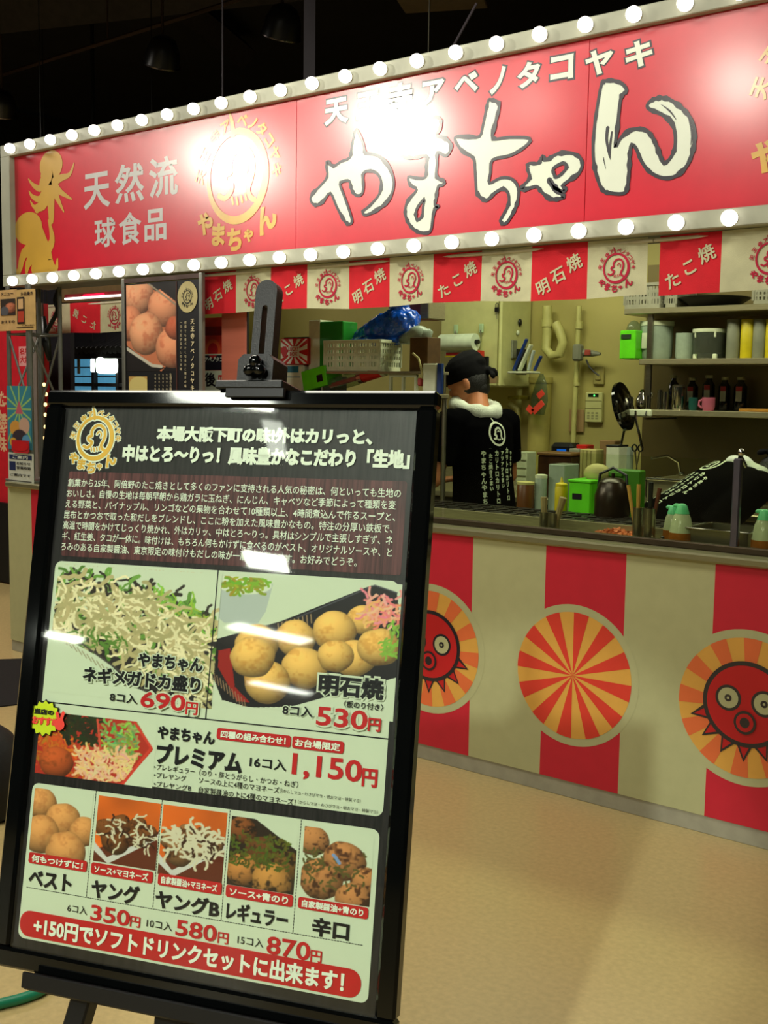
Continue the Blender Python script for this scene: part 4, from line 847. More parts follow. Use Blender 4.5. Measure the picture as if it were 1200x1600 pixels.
# magnetic rail, lid, hanging tools
q = P(995, 645, YS-.02); t = thing('hook_rail', 'short white hook rail on the end of the lower shelf', 'rail', (q.x, YS-.02, q.z)); wr = P(1018, 645, YS-.02).x-P(971, 645, YS-.02).x
part('bar', MB().box((0, 0, 0), (wr, .02, .036), bev=.006), WHT, t)
for k in (-.35, 0, .35): part('hook', MB().tube([(k*wr, -.012, .01), (k*wr, -.02, -.004), (k*wr, -.014, -.014)], .003, 6), BLACKM, t)
q = P(974, 635, YS-.06); t = thing('round_steel_tray', 'black rimmed round steel tray hanging on edge beside the shelf', 'tray', tuple(q)); r = Wd_(76, 974, 635, YS)/2
rt = Matrix.Rotation(R(-75), 3, 'Z')@Matrix.Rotation(R(90), 3, 'X')@Matrix.Rotation(R(0), 3, 'Y'); rt = Matrix.Rotation(R(20), 3, 'Y')@Matrix.Rotation(R(-38), 3, 'Z')@Matrix.Rotation(R(90), 3, 'X')
rt = Matrix.Rotation(R(-14), 3, 'Y')@Matrix.Rotation(R(95), 3, 'Z')@Matrix.Rotation(R(90), 3, 'X')
L(t, 'disc', [(.001, .02), (r*.6, .012), (r*.95, 0), (r*.95, -.006), (.001, -.006)], M('dark_chrome', (90, 84, 66), .16, 1), rot=rt, seg=36); L(t, 'rim', [(r*.93, -.008), (r, -.008), (r, .008), (r*.93, .008)], BLACKG, rot=rt, seg=36)
for xa, ya, xb, yb, lb in ((979, 655, 969, 699, 'steel tongs handle hanging left below the hook rail'), (993, 652, 1003, 700, 'steel ladle handle hanging below the hook rail')):
    a, b = P(xa, ya, YS-.07), P(xb, yb, YS-.07); t = thing('hanging_tool', lb, 'utensil', tuple(a)); d_ = b-a
    part('stem', MB().tube([(0, 0, .03), (0, 0, 0), d_*.4], .006, 8), CHROME, t, True); m = MB(); r3 = d_.to_track_quat('Z', 'Y').to_matrix(); m.box(d_*.7, (.016, .006, d_.length*.6), r3, .002); part('grip', m, CHROME, t); m = MB(); m.box(d_*.7+Vector((0, .003, 0)), (.022, .004, d_.length*.62), r3, .002); part('grip_edge', m, BLACKM, t)
q = P(996, 700, YS-.05); t = thing('scissors', 'black handled scissors standing upright under the hook rail', 'scissors', (q.x, YS-.05, q.z-.1))
for s_ in (-1, 1):
    m = MB(); rg = [(s_*.016+.013*math.cos(a_), 0, .1+.016*math.sin(a_)) for a_ in [2*PI*k/12 for k in range(13)]]; m.tube(rg, .004, 6); part('finger_loop', m, BLACKM, t, True); part('blade', MB().tube([(s_*.012, 0, .085), (-s_*.004, 0, -.02)], [.005, .002], 6), CHROME, t, True)
# --- back counter with sink
ZBk = .9
xk0, xk1 = XL+.1, .9
t = thing('back_counter', 'steel back counter running under the kitchen wall shelves', 'counter', (xk0, 1.78, 0))
part('worktop', MB().box(((xk1-xk0)/2, 0, ZBk-.015), (xk1-xk0, .62, .03), bev=.004), SHELF, t); part('body', MB().box(((xk1-xk0)/2, .02, ZBk/2-.015), (xk1-xk0-.04, .56, ZBk-.03)), M('cabinet_inside2', (80, 78, 60), .6), t)
part('backsplash', MB().box(((xk1-xk0)/2, .3, ZBk+.04), (xk1-xk0, .02, .08)), SHELF, t)
t, w_, h_ = boxy('steel_sink', 'deep brushed steel sink tub at the right of the back counter', 'sink', 1012, 752, 1150, 800, 1.5, .34, SHELF, ZBk, pn=None)
m = MB(); 
for s_ in (-1, 1): m.box((0, s_*.165, h_/2), (w_, .012, h_)); m.box((s_*w_/2, 0, h_/2), (.012, .34, h_))
m.box((0, 0, .006), (w_, .34, .012)); part('tub', m, SHELF, t); part('rim', MB().box((0, -.168, h_), (w_+.02, .02, .012), bev=.003).box((0, .168, h_), (w_+.02, .02, .012), bev=.003), CHROME, t)
q = P(1064, 750, 1.86); t = thing('sink_faucet', 'chrome faucet with long thin spout over the steel sink', 'faucet', (q.x, 1.86, ZBk)); hz = q.z-ZBk
part('column', MB().lathe([(.02, 0), (.016, .02), (.014, hz), (.018, hz+.02), (.016, hz+.04)]), CHROME, t, True)
q2 = P(1018, 716, 1.72)-q; q3 = P(1060, 722, 1.84)-q
part('spout', MB().tube([(0, 0, hz), q3+Vector((0, 0, hz)), q2*.5+Vector((0, 0, hz+q2.z*.5+.012)), q2+Vector((0, 0, hz))], .007), CHROME, t, True); part('tap_lever', MB().tube([(0, 0, hz+.02), (.05, -.02, hz+.015)], .006).ell((.055, -.022, hz+.015), (.012, .012, .012)), CHROME, t, True)
for x, wz, lb in ((1035, 42, 'flat black pot lid resting behind the sink, left of the faucet'), (1090, 38, 'flat black pot lid resting behind the sink, right of the faucet')):
    q = P(x, 748, 1.97); t = thing('black_pot', lb, 'pot', (q.x, 1.93, ZBk), group='black pots behind the sink'); r = Wd_(wz, x, 748, 1.97)/2; hz = q.z-ZBk
    L(t, 'body', [(r*.85, 0), (r*.95, .01), (r*.95, hz*.9)], DK); L(t, 'lid', [(r, hz*.9), (r, hz*.96), (r*.4, hz+.012), (.003, hz+.015)], DK)
# --- things on the back counter
def onback(name, label, cat, x0, y0, x1, y1, Y, d, mat, group=None, **k): return boxy(name, label, cat, x0, y0, x1, y1, Y, d, mat, ZBk, group=group, **k)
CREAMP = M('cream_paper', (176, 170, 104), .6)
onback('paper_box', 'tall pale paper box standing on the back counter', 'box', 888, 701, 904, 760, 1.74, .08, M('pale_paper', (150, 156, 130), .6))
t, w_, h_ = onback('cup_stack', 'pack of cream paper sleeves standing on the back counter', 'packet', 905, 702, 930, 760, 1.64, .09, CREAMP)
for k in range(1, 4): part('sleeve', MB().box((-w_/2+w_*k/4, -.053, h_/2), (.003, .004, h_*.96)), M('sleeve_dark', (120, 112, 60), .6), t)
onback('red_carton', 'small red topped carton behind the paper sleeves', 'box', 899, 695, 916, 760, 1.78, .08, REDP)
t, w_, h_ = onback('white_canister', 'white square canister with dark rim on the back counter', 'canister', 946, 698, 966, 760, 1.6, .1, WHT); part('lid', MB().box((0, 0, h_+.004), (w_*1.04, .104, .01), bev=.003), BLACKM, t)
t, r, h_ = round_('clear_jar', 'clear plastic jar beside the white square canister', 'jar', 976, 698, 760, 26, 1.72, ZBk); L(t, 'body', [(r*.9, 0), (r, .01), (r, h_*.97), (r*.9, h_)], FROST)
t, w_, h_ = onback('tan_carton', 'tan carton low behind the white square canister', 'box', 936, 688, 960, 740, 1.9, .08, M('tan_card', (140, 112, 66), .7))
t, w_, h_ = boxy('card_reader', 'black rounded device with small blue screen on the back counter', 'device', 857, 692, 893, 790, 1.84, .12, BLACKM, ZBk, .02)
lab_print(t, M('screen_blue', (20, 90, 190), .3, emit=.5, var=0), -w_*.12, h_*.82, w_*.28, h_*.88, -.071)
t, w_, h_ = boxy('serving_box', 'dark brown lacquer box with pale edge on the back counter', 'box', 838, 712, 886, 790, 1.56, .16, BROWN, ZBk, .006, rz=R(8)); part('lid', MB().box((0, 0, h_+.008), (w_*1.06, .17, .016), bev=.004), M('tan_lid', (120, 84, 48), .4), t)
t, w_, h_ = boxy('napkin_holder', 'white paper stack beside the standing person on the back counter', 'napkins', 806, 706, 822, 790, 1.75, .1, WHT, ZBk)
for k in range(1, 5): part('fold_edge', MB().box((0, -.052, h_*k/5), (w_*.98, .003, .004)), M('fold_grey', (150, 156, 130), .6), t)
# --- water heater and what hangs on it
t, w_, h_ = boxy('water_heater', 'ivory metal water heater box mounted high on the wall', 'heater', 688, 440, 783, 604, 1.78, .31, IVORY, None, .008)
HT = t; hw_ = w_
part('door_seam', MB().box((w_*.46, -.157, h_*.5), (.004, .004, h_*.97)), M('seam_olive', (120, 118, 60), .6), t)
part('side_latch', MB().box((w_/2+.006, -.03, h_*.36), (.014, .05, .1), bev=.004), GREYPL, t)
part('side_knob', MB().ell((w_/2+.01, .02, h_*.62), (.008, .016, .02)), BLACKM, t, True); part('side_knob', MB().ell((w_/2+.01, .0, h_*.52), (.008, .012, .014)), WHT, t, True)
def onheat(x, y): q = P(x, y, 1.775); return q
q = onheat(778, 484); t = thing('padlock', 'small dark padlock hanging at the upper right of the heater', 'padlock', (q.x, 1.765, q.z)); part('body', MB().box((0, 0, 0), (.026, .014, .024), bev=.003), DK, t); part('shackle', MB().tube([(-.008, 0, .012), (-.008, 0, .03), (0, 0, .036), (.008, 0, .03), (.008, 0, .012)], .003, 6), STEEL, t); part('key', MB().tube([(0, 0, -.012), (.004, -.002, -.05)], .002, 6), STEEL, t)
a, b = onheat(699, 536), onheat(752, 536); wt = b.x-a.x
t = thing('paper_towel_roll', 'white paper towel roll in a magnetic holder on the heater', 'paper towel', ((a.x+b.x)/2, 1.72, a.z)); rh = Wd_(26, 730, 536, 1.72)/2
rx = Matrix.Rotation(R(90), 3, 'Y'); part('roll', MB().lathe([(rh*.3, -wt/2), (rh, -wt/2), (rh, wt/2), (rh*.3, wt/2)], rot=rx), M('towel_white', (208, 222, 190), .9), t, True)
part('core', MB().lathe([(rh*.28, -wt/2-.004), (rh*.28, wt/2+.02)], rot=rx, seg=12), DK, t, True)
for xx in (-.22*wt, .52*wt): part('hook_magnet', MB().box((xx, .045, rh+.03), (.028, .012, .05), bev=.004), M('magnet_pale', (170, 196, 150), .4), t); part('arm', MB().tube([(xx, .04, rh+.02), (xx+.01, .03, 0), (xx, .0, 0)], .0035, 6), STEEL, t, True)
a, b = onheat(705, 554), onheat(756, 554); wt = b.x-a.x; t = thing('wrap_box', 'long white and red cling film box on the heater', 'box', ((a.x+b.x)/2, 1.745, a.z-.015)); part('body', MB().box((0, 0, .015), (wt, .05, .036), bev=.002), WHT, t); part('end_cap', MB().box((wt/2, 0, .015), (.014, .052, .038), bev=.002), REDP, t)
lab_print(t, PREDI, -wt*.48, .008, wt*.1, .024, -.0255); lab_print(t, YELP, -wt*.5, 0, wt*.0, .007, -.0255)
a, b = onheat(733, 580), onheat(766, 580); t = thing('black_clipboard', 'black flat panel hanging on the heater behind the head', 'clipboard', ((a.x+b.x)/2, 1.758, onheat(750, 600).z)); part('board', MB().box((0, 0, .07), (b.x-a.x, .012, .16), bev=.004), BLACKM, t); part('clip', MB().box((0, -.01, .14), (.04, .012, .02), bev=.003), STEEL, t)
p = Print(); c_ = onheat(771, 593)-HT.location; p.rect(M('heater_label', (150, 120, 84), .6), c_.x-.035, c_.z-.02, c_.x+.03, c_.z+.02, 1, 0, 'label_print'); p.build(HT, -.1555)
# --- pipes, valve, remote, switch
def wp(x, y, Y=2.04): return P(x, y, Y)
def pipe(label, pts, r, mat, Y=2.04, name='wall_pipe', extra=(), seg=12):
    W_ = [wp(x, y, Y if len(k) == 0 else k[0]) for x, y, *k in pts]; o = W_[0]; t = thing(name, label, 'pipe', tuple(o)); part('tube', MB().tube([v-o for v in W_], r, seg), mat, t, True)
    for x, y, rr, hh_ in extra: q = wp(x, y, Y)-o; part('collar', MB().lathe([(rr, -hh_), (rr, hh_)], q, 14), mat, t, True)
    return t, o
pipe('thick ivory vertical pipe right of the heater', [(816, 470), (812, 600), (806, 740)], .018, IVORY2)
pipe('wide ivory vertical duct in the middle of the wall', [(845, 590), (843, 650), (838, 745)], .062, M('duct_olive', (168, 158, 82), .5, var=.05), 2.03, extra=((845, 594, .068, .015),))
pipe('looping ivory drain trap high on the wall', [(855, 478), (855, 520), (853, 545), (862, 556), (874, 553), (880, 535), (874, 516), (868, 505)], .026, IVORY2, 2.02, extra=((855, 505, .032, .02),))
pipe('long ivory vertical pipe running beside the gas valve', [(905, 478), (902, 560), (897, 650), (893, 770)], .014, IVORY2, 2.05, extra=((905, 508, .02, .02), (901, 600, .018, .01)))
pipe('thin ivory pipe beside the hanging bag', [(829, 640), (827, 745)], .009, IVORY2, 2.06, extra=((829, 652, .014, .012),))
pipe('brass cross pipe under the heater', [(795, 622), (812, 621), (826, 622)], .012, BRASS, 1.98, 'brass_pipe', extra=((812, 621, .016, .012),))
pipe('curved olive hose under the brass pipe', [(796, 632), (808, 640), (810, 655), (798, 664)], .018, M('hose_olive', (120, 112, 50), .5), 1.96, 'hose')
t, o = pipe('brass and grey gas valve on the wall pipe', [(899, 552), (912, 551), (925, 552), (938, 553)], [.03, .02, .018, .008], GREYPL, 2.0, 'gas_valve')
part('red_tag', MB().box(wp(918, 551, 1.975)-o, (.035, .01, .03), bev=.003), M('tag_red', (150, 60, 44), .5), t); part('valve_body', MB().box(wp(903, 551, 1.98)-o, (.05, .05, .09), bev=.01), GREYPL, t)
pts = [wp(x, y, 1.99)-o for x, y in ((916, 562), (920, 572), (928, 581), (936, 587))]; part('cable', MB().tube(pts, .005, 8), BLACKM, t, True)
t, w_, h_ = boxy('gas_remote', 'ivory wall remote panel with green lit display', 'remote', 914, 613, 940, 660, 2.07, .025, IVORY)
p = Print(); p.rect(M('lcd_dark', (20, 36, 16), .3), -w_*.32, h_*.84, w_*.3, h_*.95, 1, 0, 'display'); p.disc(M('lcd_green', (90, 255, 120), .3, emit=1.5, var=0), w_*.04, h_*.895, .005, 2, name='display_light')
for zz in (.7, .45): p.rect(M('line_olive', (120, 116, 64), .6), -w_*.5, h_*zz, w_*.5, h_*zz+.004, 1, 0, 'seam')
for i in range(3): 
    for j in range(3): p.rect(M('key_grey', (150, 150, 100), .5), -w_*.35+i*w_*.25, h_*.1+j*h_*.09, -w_*.2+i*w_*.25, h_*.16+j*h_*.09, 1, 0, 'button')
p.build(t, -.0125)
t, w_, h_ = boxy('wall_switch_plate', 'blank pale switch plate above the wall remote', 'switch', 927, 573, 943, 601, 2.08, .018, M('plate', (160, 150, 84), .5)); part('rocker', MB().box((0, -.011, h_/2), (w_*.5, .008, h_*.5), bev=.002), MATS['plate'], t)
t, w_, h_ = boxy('paper_note', 'tan paper note hanging low on the wall pipe', 'note', 889, 640, 912, 675, 2.085, .004, M('tan_paper', (160, 130, 84), .8)); part('pin', MB().ell((0, -.006, h_-.008), (.006, .005, .006), 8, 6), REDP, t, True)
# --- brush holder and hanging bag
q = wp(814, 582, 1.8); t = thing('brush_holder', 'white wire tray holding blue and white wrapped brushes', 'holder', tuple(q))
part('tray', MB().box((0, .03, 0), (.15, .1, .012), bev=.004), WHT, t); part('back_hook', MB().box((-.06, .1, .06), (.012, .1, .14), bev=.003), BLACKM, t)
for i, (xa, xb, m_) in enumerate(((-.06, .02, M('packet_blue', (20, 50, 120), .35)), (-.03, .04, WHT), (.02, .05, M('packet_pale', (170, 180, 170), .4)), (.05, .09, MATS['packet_blue']))):
    d_ = Vector((xb-xa, 0, .17-.03*i)); m = MB(); m.box(Vector((xa, .02+.012*i, .01))+d_/2, (.026+.01*(i == 1), .012, d_.length), d_.to_track_quat('Z', 'Y').to_matrix(), .004); part('wrapped_brush', m, m_, t)
q = wp(846, 590, 1.93); t = thing('hanging_bag', 'clear plastic bag with a red strip hanging on the wall', 'bag', tuple(q)); s_ = Wd_(1, 846, 600, 1.93)
part('film', MB().tube([(0, 0, .02), (0, 0, -.03), (-.01, 0, -.12), (-.015, 0, -.2)], [.012, .035, .055, .04], 10, flat=.4), CLEARP, t, 'all')
for a_, b_ in (((-16, -46), (-6, -54)), ((-6, -54), (12, -38)), ((2, -30), (12, -22))):
    m = MB(); va, vb_ = Vector((a_[0]*s_, -.045, a_[1]*s_)), Vector((b_[0]*s_, -.045, b_[1]*s_)); m.box((va+vb_)/2, ((vb_-va).length, .004, .034), Matrix.Rotation(-math.atan2((vb_-va).z, (vb_-va).x), 3, 'Y'), .001); part('red_strip', m, M('strip_red', (220, 66, 44), .5), t)
# ============================================================ left stock shelf, behind the board
ZL1 = P(560, 580, .62).z; ZL0 = P(560, 614, .62).z
xa, xb = P(412, 580, .62).x, P(668, 580, .62).x
t = thing('stock_rack', 'low wire stock rack behind the menu board holding boxes and basket', 'rack', ((xa+xb)/2, .705, ZW-.0)); w_ = xb-xa
t.location.z = 0
xc1, xc2 = P(497, 580, .62).x-t.location.x, P(634, 580, .62).x-t.location.x
part('lower_board', MB().box((0, .0, ZL0-.01), (w_, .17, .02), bev=.003), SHELF, t)
part('upper_board', MB().box(((xc1+w_/2)/2, .0, ZL1-.006), (w_/2-xc1, .16, .012), bev=.002), SHELF, t)
for sx in (-1, 1):
    for sy in (-.07, .07): part('post', MB().tube([(sx*(w_/2-.015), sy, ZW), (sx*(w_/2-.015), sy, ZL0)], .012, 8), STEEL, t)
for xx in (xc1+.01, w_/2-.012):
    for sy in (-.065, .065): part('riser', MB().tube([(xx, sy, ZL0), (xx, sy, ZL1)], .006, 8), STEEL, t)
SX = lambda x, Y: P(x, 570, Y).x
# basket with blue bag and clear bag
bt, bwid, bh = basket('white slotted plastic basket on the stock rack', 505, 531, 594, 578, .63, .165, WHT, ZL1, 4, 20)
zb_ = bt.location.z+bh
q = P(600, 512, .8); t = thing('blue_plastic_bag', 'crumpled blue plastic bag lying over the white basket', 'bag', (P(590, 530, .8).x, .78, bt.location.z+.03))
me_ = MB(); o = t.location
pts = [P(x, y, .8)-o for x, y in ((515, 536), (545, 532), (578, 524), (608, 512), (630, 505), (644, 506), (650, 512))]
me_.tube(pts, [.012, .03, .055, .075, .085, .06, .02], 18); me_.ell(P(625, 480, .8)-o, (.05, .05, .04)); me_.ell(P(590, 533, .76)-o, (.2, .06, .02)); me_.ell(P(640, 512, .8)-o, (.045, .06, .04))
ob = part('film', me_, BLUEBAG, t, 'all'); rm = ob.modifiers.new('r', 'REMESH'); rm.mode = 'VOXEL'; rm.voxel_size = .008; tx_ = bpy.data.textures.new('crumple', 'CLOUDS'); tx_.noise_scale = .05; dm = ob.modifiers.new('d', 'DISPLACE'); dm.texture = tx_; dm.strength = .03
q = P(650, 528, .72); t = thing('clear_plastic_bag', 'clear crumpled plastic bag at the right end of the blue bag', 'bag', (q.x, .74, bt.location.z+bh-.03)); m = MB(); m.ell((0, 0, .05), (.055, .05, .045)); m.tube([(-.1, 0, .03), (0, 0, .05), (.05, 0, .05), (.07, 0, .07)], [.02, .045, .03, .012], 10); part('film', m, FROST, t, 'all')
boxy('cardboard_box', 'brown cardboard box right of the white basket', 'box', 640, 527, 668, 579, .66, .1, CARD, ZL1, .002)[0]
# red sun box, white bag with blue mark, green packet, lime boxes
t, w_, h_ = boxy('sunburst_box', 'small red box with white sunburst rays at the left of the rack', 'box', 438, 530, 481, 571, .66, .14, REDP, None, .003)
p = Print(); cz = h_/2
for k in range(12): a_ = k*30+12; A = R(a_-7); Bq = R(a_+7); f_ = lambda an, rr: (max(-w_*.48, min(w_*.48, w_*rr*math.cos(an))), max(h_*.03, min(h_*.97, cz+w_*rr*math.sin(an)))); p.poly(PRWHITE, [f_(A, .16), f_(A, .62), f_(Bq, .62), f_(Bq, .16)], 1, 'sun_ray')
p.rect(PRWHITE, -w_*.2, cz-h_*.2, w_*.2, cz+h_*.2, 2, 0, 'label_print'); p.fit(PRRED, 'LUCKY', -w_*.19, cz+h_*.02, w_*.19, cz+h_*.17, .02, 4); p.fit(PRRED, 'BOX', -w_*.14, cz-h_*.17, w_*.14, cz-h_*.02, .02, 4); p.poly(PRRED, [(-w_*.46, cz), (-w_*.4, cz+h_*.2), (-w_*.28, cz+h_*.2), (-w_*.22, cz), (-w_*.28, cz-h_*.2), (-w_*.4, cz-h_*.2)], 3, 'label_print'); p.build(t, -.07); part('lid', MB().box((0, 0, h_+.003), (w_*.86, .12, .006), bev=.001), DK, t); sb = t
t, w_, h_ = boxy('white_sack', 'pale square bag with blue print under the sunburst box', 'bag', 425, 570, 474, 612, .66, .18, WHT, ZL0, .01)
sb.location.z = t.location.z+h_+.001
p = Print(); p.rect(M('ink_teal', (30, 110, 130), .5), -w_*.1, h_*.72, w_*.35, h_*.95, 1, 0, 'label_print'); p.stroke(MATS['ink_teal'], [(-w_*.4, h_*.2), (-w_*.1, h_*.55), (w_*.4, h_*.55)], .004, 1, name='label_print', sm=1); p.build(t, -.09)
t, w_, h_ = boxy('green_packet', 'tall white and green packet standing on the stock rack', 'packet', 482, 500, 500, 575, .68, .1, WHT, ZL0+.0, .003)
part('green_face', MB().box((w_/2+.075, 0, h_*.66), (.15, .11, h_*.62), bev=.004), M('packet_green', (30, 130, 34), .4), t); part('black_foot', MB().box((.03, 0, .04), (w_+.1, .118, .075)), BLACKM, t)
t, w_, h_ = boxy('lime_box', 'tilted lime green box with a black label on the stock rack', 'box', 474, 575, 512, 604, .62, .12, LIME, ZL0+.02, .003); t.rotation_euler = (0, R(-12), 0); lab_print(t, PBLK, w_*.12, h_*.25, w_*.36, h_*.6, -.061); part('side_leaf', MB().box((-w_*.62, .02, h_*.35), (w_*.5, .05, h_*.6), bev=.002), M('lime_dark', (70, 150, 20), .4), t)
a, b = P(505, 606, .66), P(602, 578, .66); d_ = b-a; t = thing('red_bottle', 'red tipped clear bottle lying tilted below the white basket', 'bottle', tuple(a)); rb = Wd_(22, 560, 590, .66)/2
part('clear_end', MB().tube([(0, 0, 0), d_*.1, d_*.55, d_*.66], [rb*.5, rb, rb, rb*.8], 16), CLEARP, t, True); part('red_stripe', MB().tube([d_*.12, d_*.62], rb*.35, 10), REDP, t, True); part('red_body', MB().tube([d_*.66, d_*.7, d_*.96], [rb*.8, rb*.9, rb*.8], 16), REDP, t, True); part('cap', MB().tube([d_*.95, d_*1.0], rb*.85, 16), WHT, t, True); part('metal_ring', MB().tube([d_*.6, d_*.66], rb*.95, 16), CHROME, t, True)
q, w_, h_ = geo(605, 574, 648, 614, .64, ZL0); t = thing('white_rack', 'white plastic frame with two tall slots on the stock rack', 'rack', (q.x, .66, q.z))
m = MB(); h_ = min(h_, ZL1-ZL0-.014); ts = .012
for xx in (-.5, 0, .5): part('bar', MB().box((xx*(w_-ts), 0, h_/2), (ts, .02, h_), bev=.003), WHT, t)
part('top_bar', MB().box((0, 0, h_-.006), (w_, .022, .012), bev=.003), WHT, t); part('foot_bar', MB().box((0, .02, .006), (w_, .06, .012), bev=.003), WHT, t)
t, o = pipe('pale cord with a red plug hanging beside the white frame', [(645, 552), (654, 560), (657, 572), (660, 585), (658, 594)], .005, CREAMP, .6, 'cord'); t['category'] = 'cord'; part('plug', MB().box(P(657, 597, .6)-o, (.024, .02, .036), bev=.005), M('plug_red', (150, 50, 40), .5), t)
t, w_, h_ = boxy('white_board', 'white board standing upright at the right end of the rack', 'board', 660, 568, 681, 614, .6, .02, WHT, ZL0); part('blue_edge', MB().box((w_/2+.014, .004, h_/2), (.024, .02, h_), bev=.002), M('blue_plastic', (20, 50, 110), .4), t)
t, w_, h_ = boxy('pink_tin', 'pink and steel tin hanging behind the curtain above the cardboard box', 'tin', 636, 470, 670, 500, 1.0, .1, M('tin_pink', (150, 80, 84), .35), None, .006); part('steel_end', MB().box((w_*.44, -.005, h_*.5), (w_*.4, .142, h_*.95), bev=.004), SHELF, t)
part('hanger', MB().tube([(0, 0, h_), (0, 0, 4.3-t.location.z)], .004, 6), STEEL, t)
# ============================================================ on the front counter
def onctr(name, label, cat, xc, y0, wz, Y, group=None):
    return round_(name, label, cat, xc, y0, 800, wz, Y, ZW, group)
t = thing('griddle', 'dark iron takoyaki griddle set into the steel counter', 'griddle', (P(840, 820, .36).x-.35, .43, ZW)); part('plate', MB().box((0, 0, .012), (2.1, .40, .024), bev=.004), DK, t)
m = MB()
for i in range(30):
    for j in range(5): m.lathe([(.026, .0), (.026, .004), (.021, .004), (.012, -.0)], (-.98+i*.0675, -.15+j*.072, .024), 10)
part('moulds', m, M('iron_mould', (34, 28, 22), .4, .5), t, True, kind='stuff'); part('front_rail', MB().box((0, -.205, .02), (2.1, .01, .04), bev=.002), SHELF, t)
gl = t
def spatcup(label, xc, y0, wz, Y, sticks, mats):
    t, r, h_ = onctr('utensil_cup', label, 'cup', xc, y0, wz, Y, 'steel utensil cups behind the glass'); L(t, 'cup', [(r*.98, 0), (r, .004), (r, h_), (r*.94, h_), (r*.92, .006)], STEEL)
    for (dx, dy, hh_, rr), m_ in zip(sticks, mats): part('handle', MB().tube([(dx*.2, dy*.2, .03), (dx, dy, h_+hh_)], [rr*.7, rr], 8), m_, t, True)
spatcup('steel cup with brush, left of a pair near the yellow bottle', 851, 800, 15, .17, [(-.005, 0, .055, .013)], [M('brush_tan', (150, 130, 90), .6)])
spatcup('steel cup with slanted brush, right of a pair near the yellow bottle', 866, 802, 18, .15, [(.035, .0, .06, .014)], [MATS['brush_tan']])
spatcup('steel cup with wooden picks, left of the pair by the dispenser', 997, 793, 16, .16, [(-.045, .01, .075, .007), (-.005, .01, .08, .008)], [WOODL, WOODL])
spatcup('steel cup with dark picks, right of the pair by the dispenser', 1015, 794, 20, .14, [(.002, 0, .09, .009), (.03, .01, .07, .008)], [BLACKM, M('pick_brown', (90, 40, 20), .5)])
t, r, h_ = onctr('yellow_squeeze_bottle', 'yellow squeeze bottle with pointed nozzle behind the griddle', 'bottle', 877, 745, 20, .66); L(t, 'body', [(r*.9, 0), (r, .01), (r, h_*.72), (r*.9, h_*.76)], YELP); L(t, 'nozzle', [(r*.95, h_*.76), (r*.95, h_*.82), (r*.3, h_*.86), (r*.08, h_)], YELP)
t, r, h_ = onctr('brown_sauce_pot', 'squat brown sauce bottle right beside the standing person', 'bottle', 821, 752, 27, .68); L(t, 'body', [(r*.95, 0), (r, .01), (r, h_*.9), (r*.9, h_*.94)], M('brown_sauce', (96, 56, 20), .35)); L(t, 'lid', [(r*1.02, h_*.9), (r*1.02, h_*.98), (r*.6, h_)], CREAMP)
t, r, h_ = onctr('white_jar', 'pale white jar between the brown bottle and yellow bottle', 'jar', 845, 741, 19, .72); L(t, 'body', [(r*.95, 0), (r, .01), (r, h_*.9), (r*.9, h_*.94)], FROST); L(t, 'lid', [(r*1.02, h_*.9), (r*1.02, h_*.98), (r*.6, h_)], WHT)
t, w_, h_ = boxy('clear_bin', 'translucent square bin behind the yellow squeeze bottle', 'container', 856, 724, 882, 800, .74, .12, FROST, None, .004); t.location.z = ZW
t, w_, h_ = boxy('lime_crate', 'bright green plastic box with black label behind the griddle', 'box', 888, 752, 923, 803, .64, .14, LIME, ZW, .006); lab_print(t, PBLK, -w_*.32, h_*.5, w_*.1, h_*.66, -.071, [('SFO', .2, .25, .8, .75)][:0])
part('rim', MB().box((0, 0, h_), (w_*1.06, .15, .012), bev=.003), LIME, t); part('cream_lid', MB().ell((.0+w_*.25, .03, h_+.03), (.06, .04, .04), 14, 8), CREAMP, t, True)
t, w_, h_ = boxy('green_tray', 'long green plastic tray behind the dark kettle', 'tray', 925, 733, 1000, 803, .74, .05, M('green_deep', (60, 120, 10), .4), ZW, .006); part('handle', MB().box((0, -.03, h_*.9), (w_*.3, .012, .02), bev=.003), MATS['green_deep'], t)
t, r, h_ = onctr('batter_kettle', 'large dark brown batter kettle behind the griddle', 'kettle', 957, 745, 70, .60); r *= .8
L(t, 'body', [(r*.8, 0), (r, .03), (r, h_*.6), (r*.75, h_*.88), (r*.7, h_*.9)], M('kettle_dark', (42, 30, 18), .3, .4, var=.2)); L(t, 'lid', [(r*.74, h_*.89), (r*.5, h_*.97), (r*.1, h_*.99), (r*.1, h_+.015), (.002, h_+.015)], MATS['kettle_dark']); part('handle', MB().tube([(-r*.9, 0, h_*.7), (-r*.8, 0, h_*1.05), (0, 0, h_*1.2), (r*.8, 0, h_*1.05), (r*.9, 0, h_*.7)], .006, 8), BLACKM, t, True)
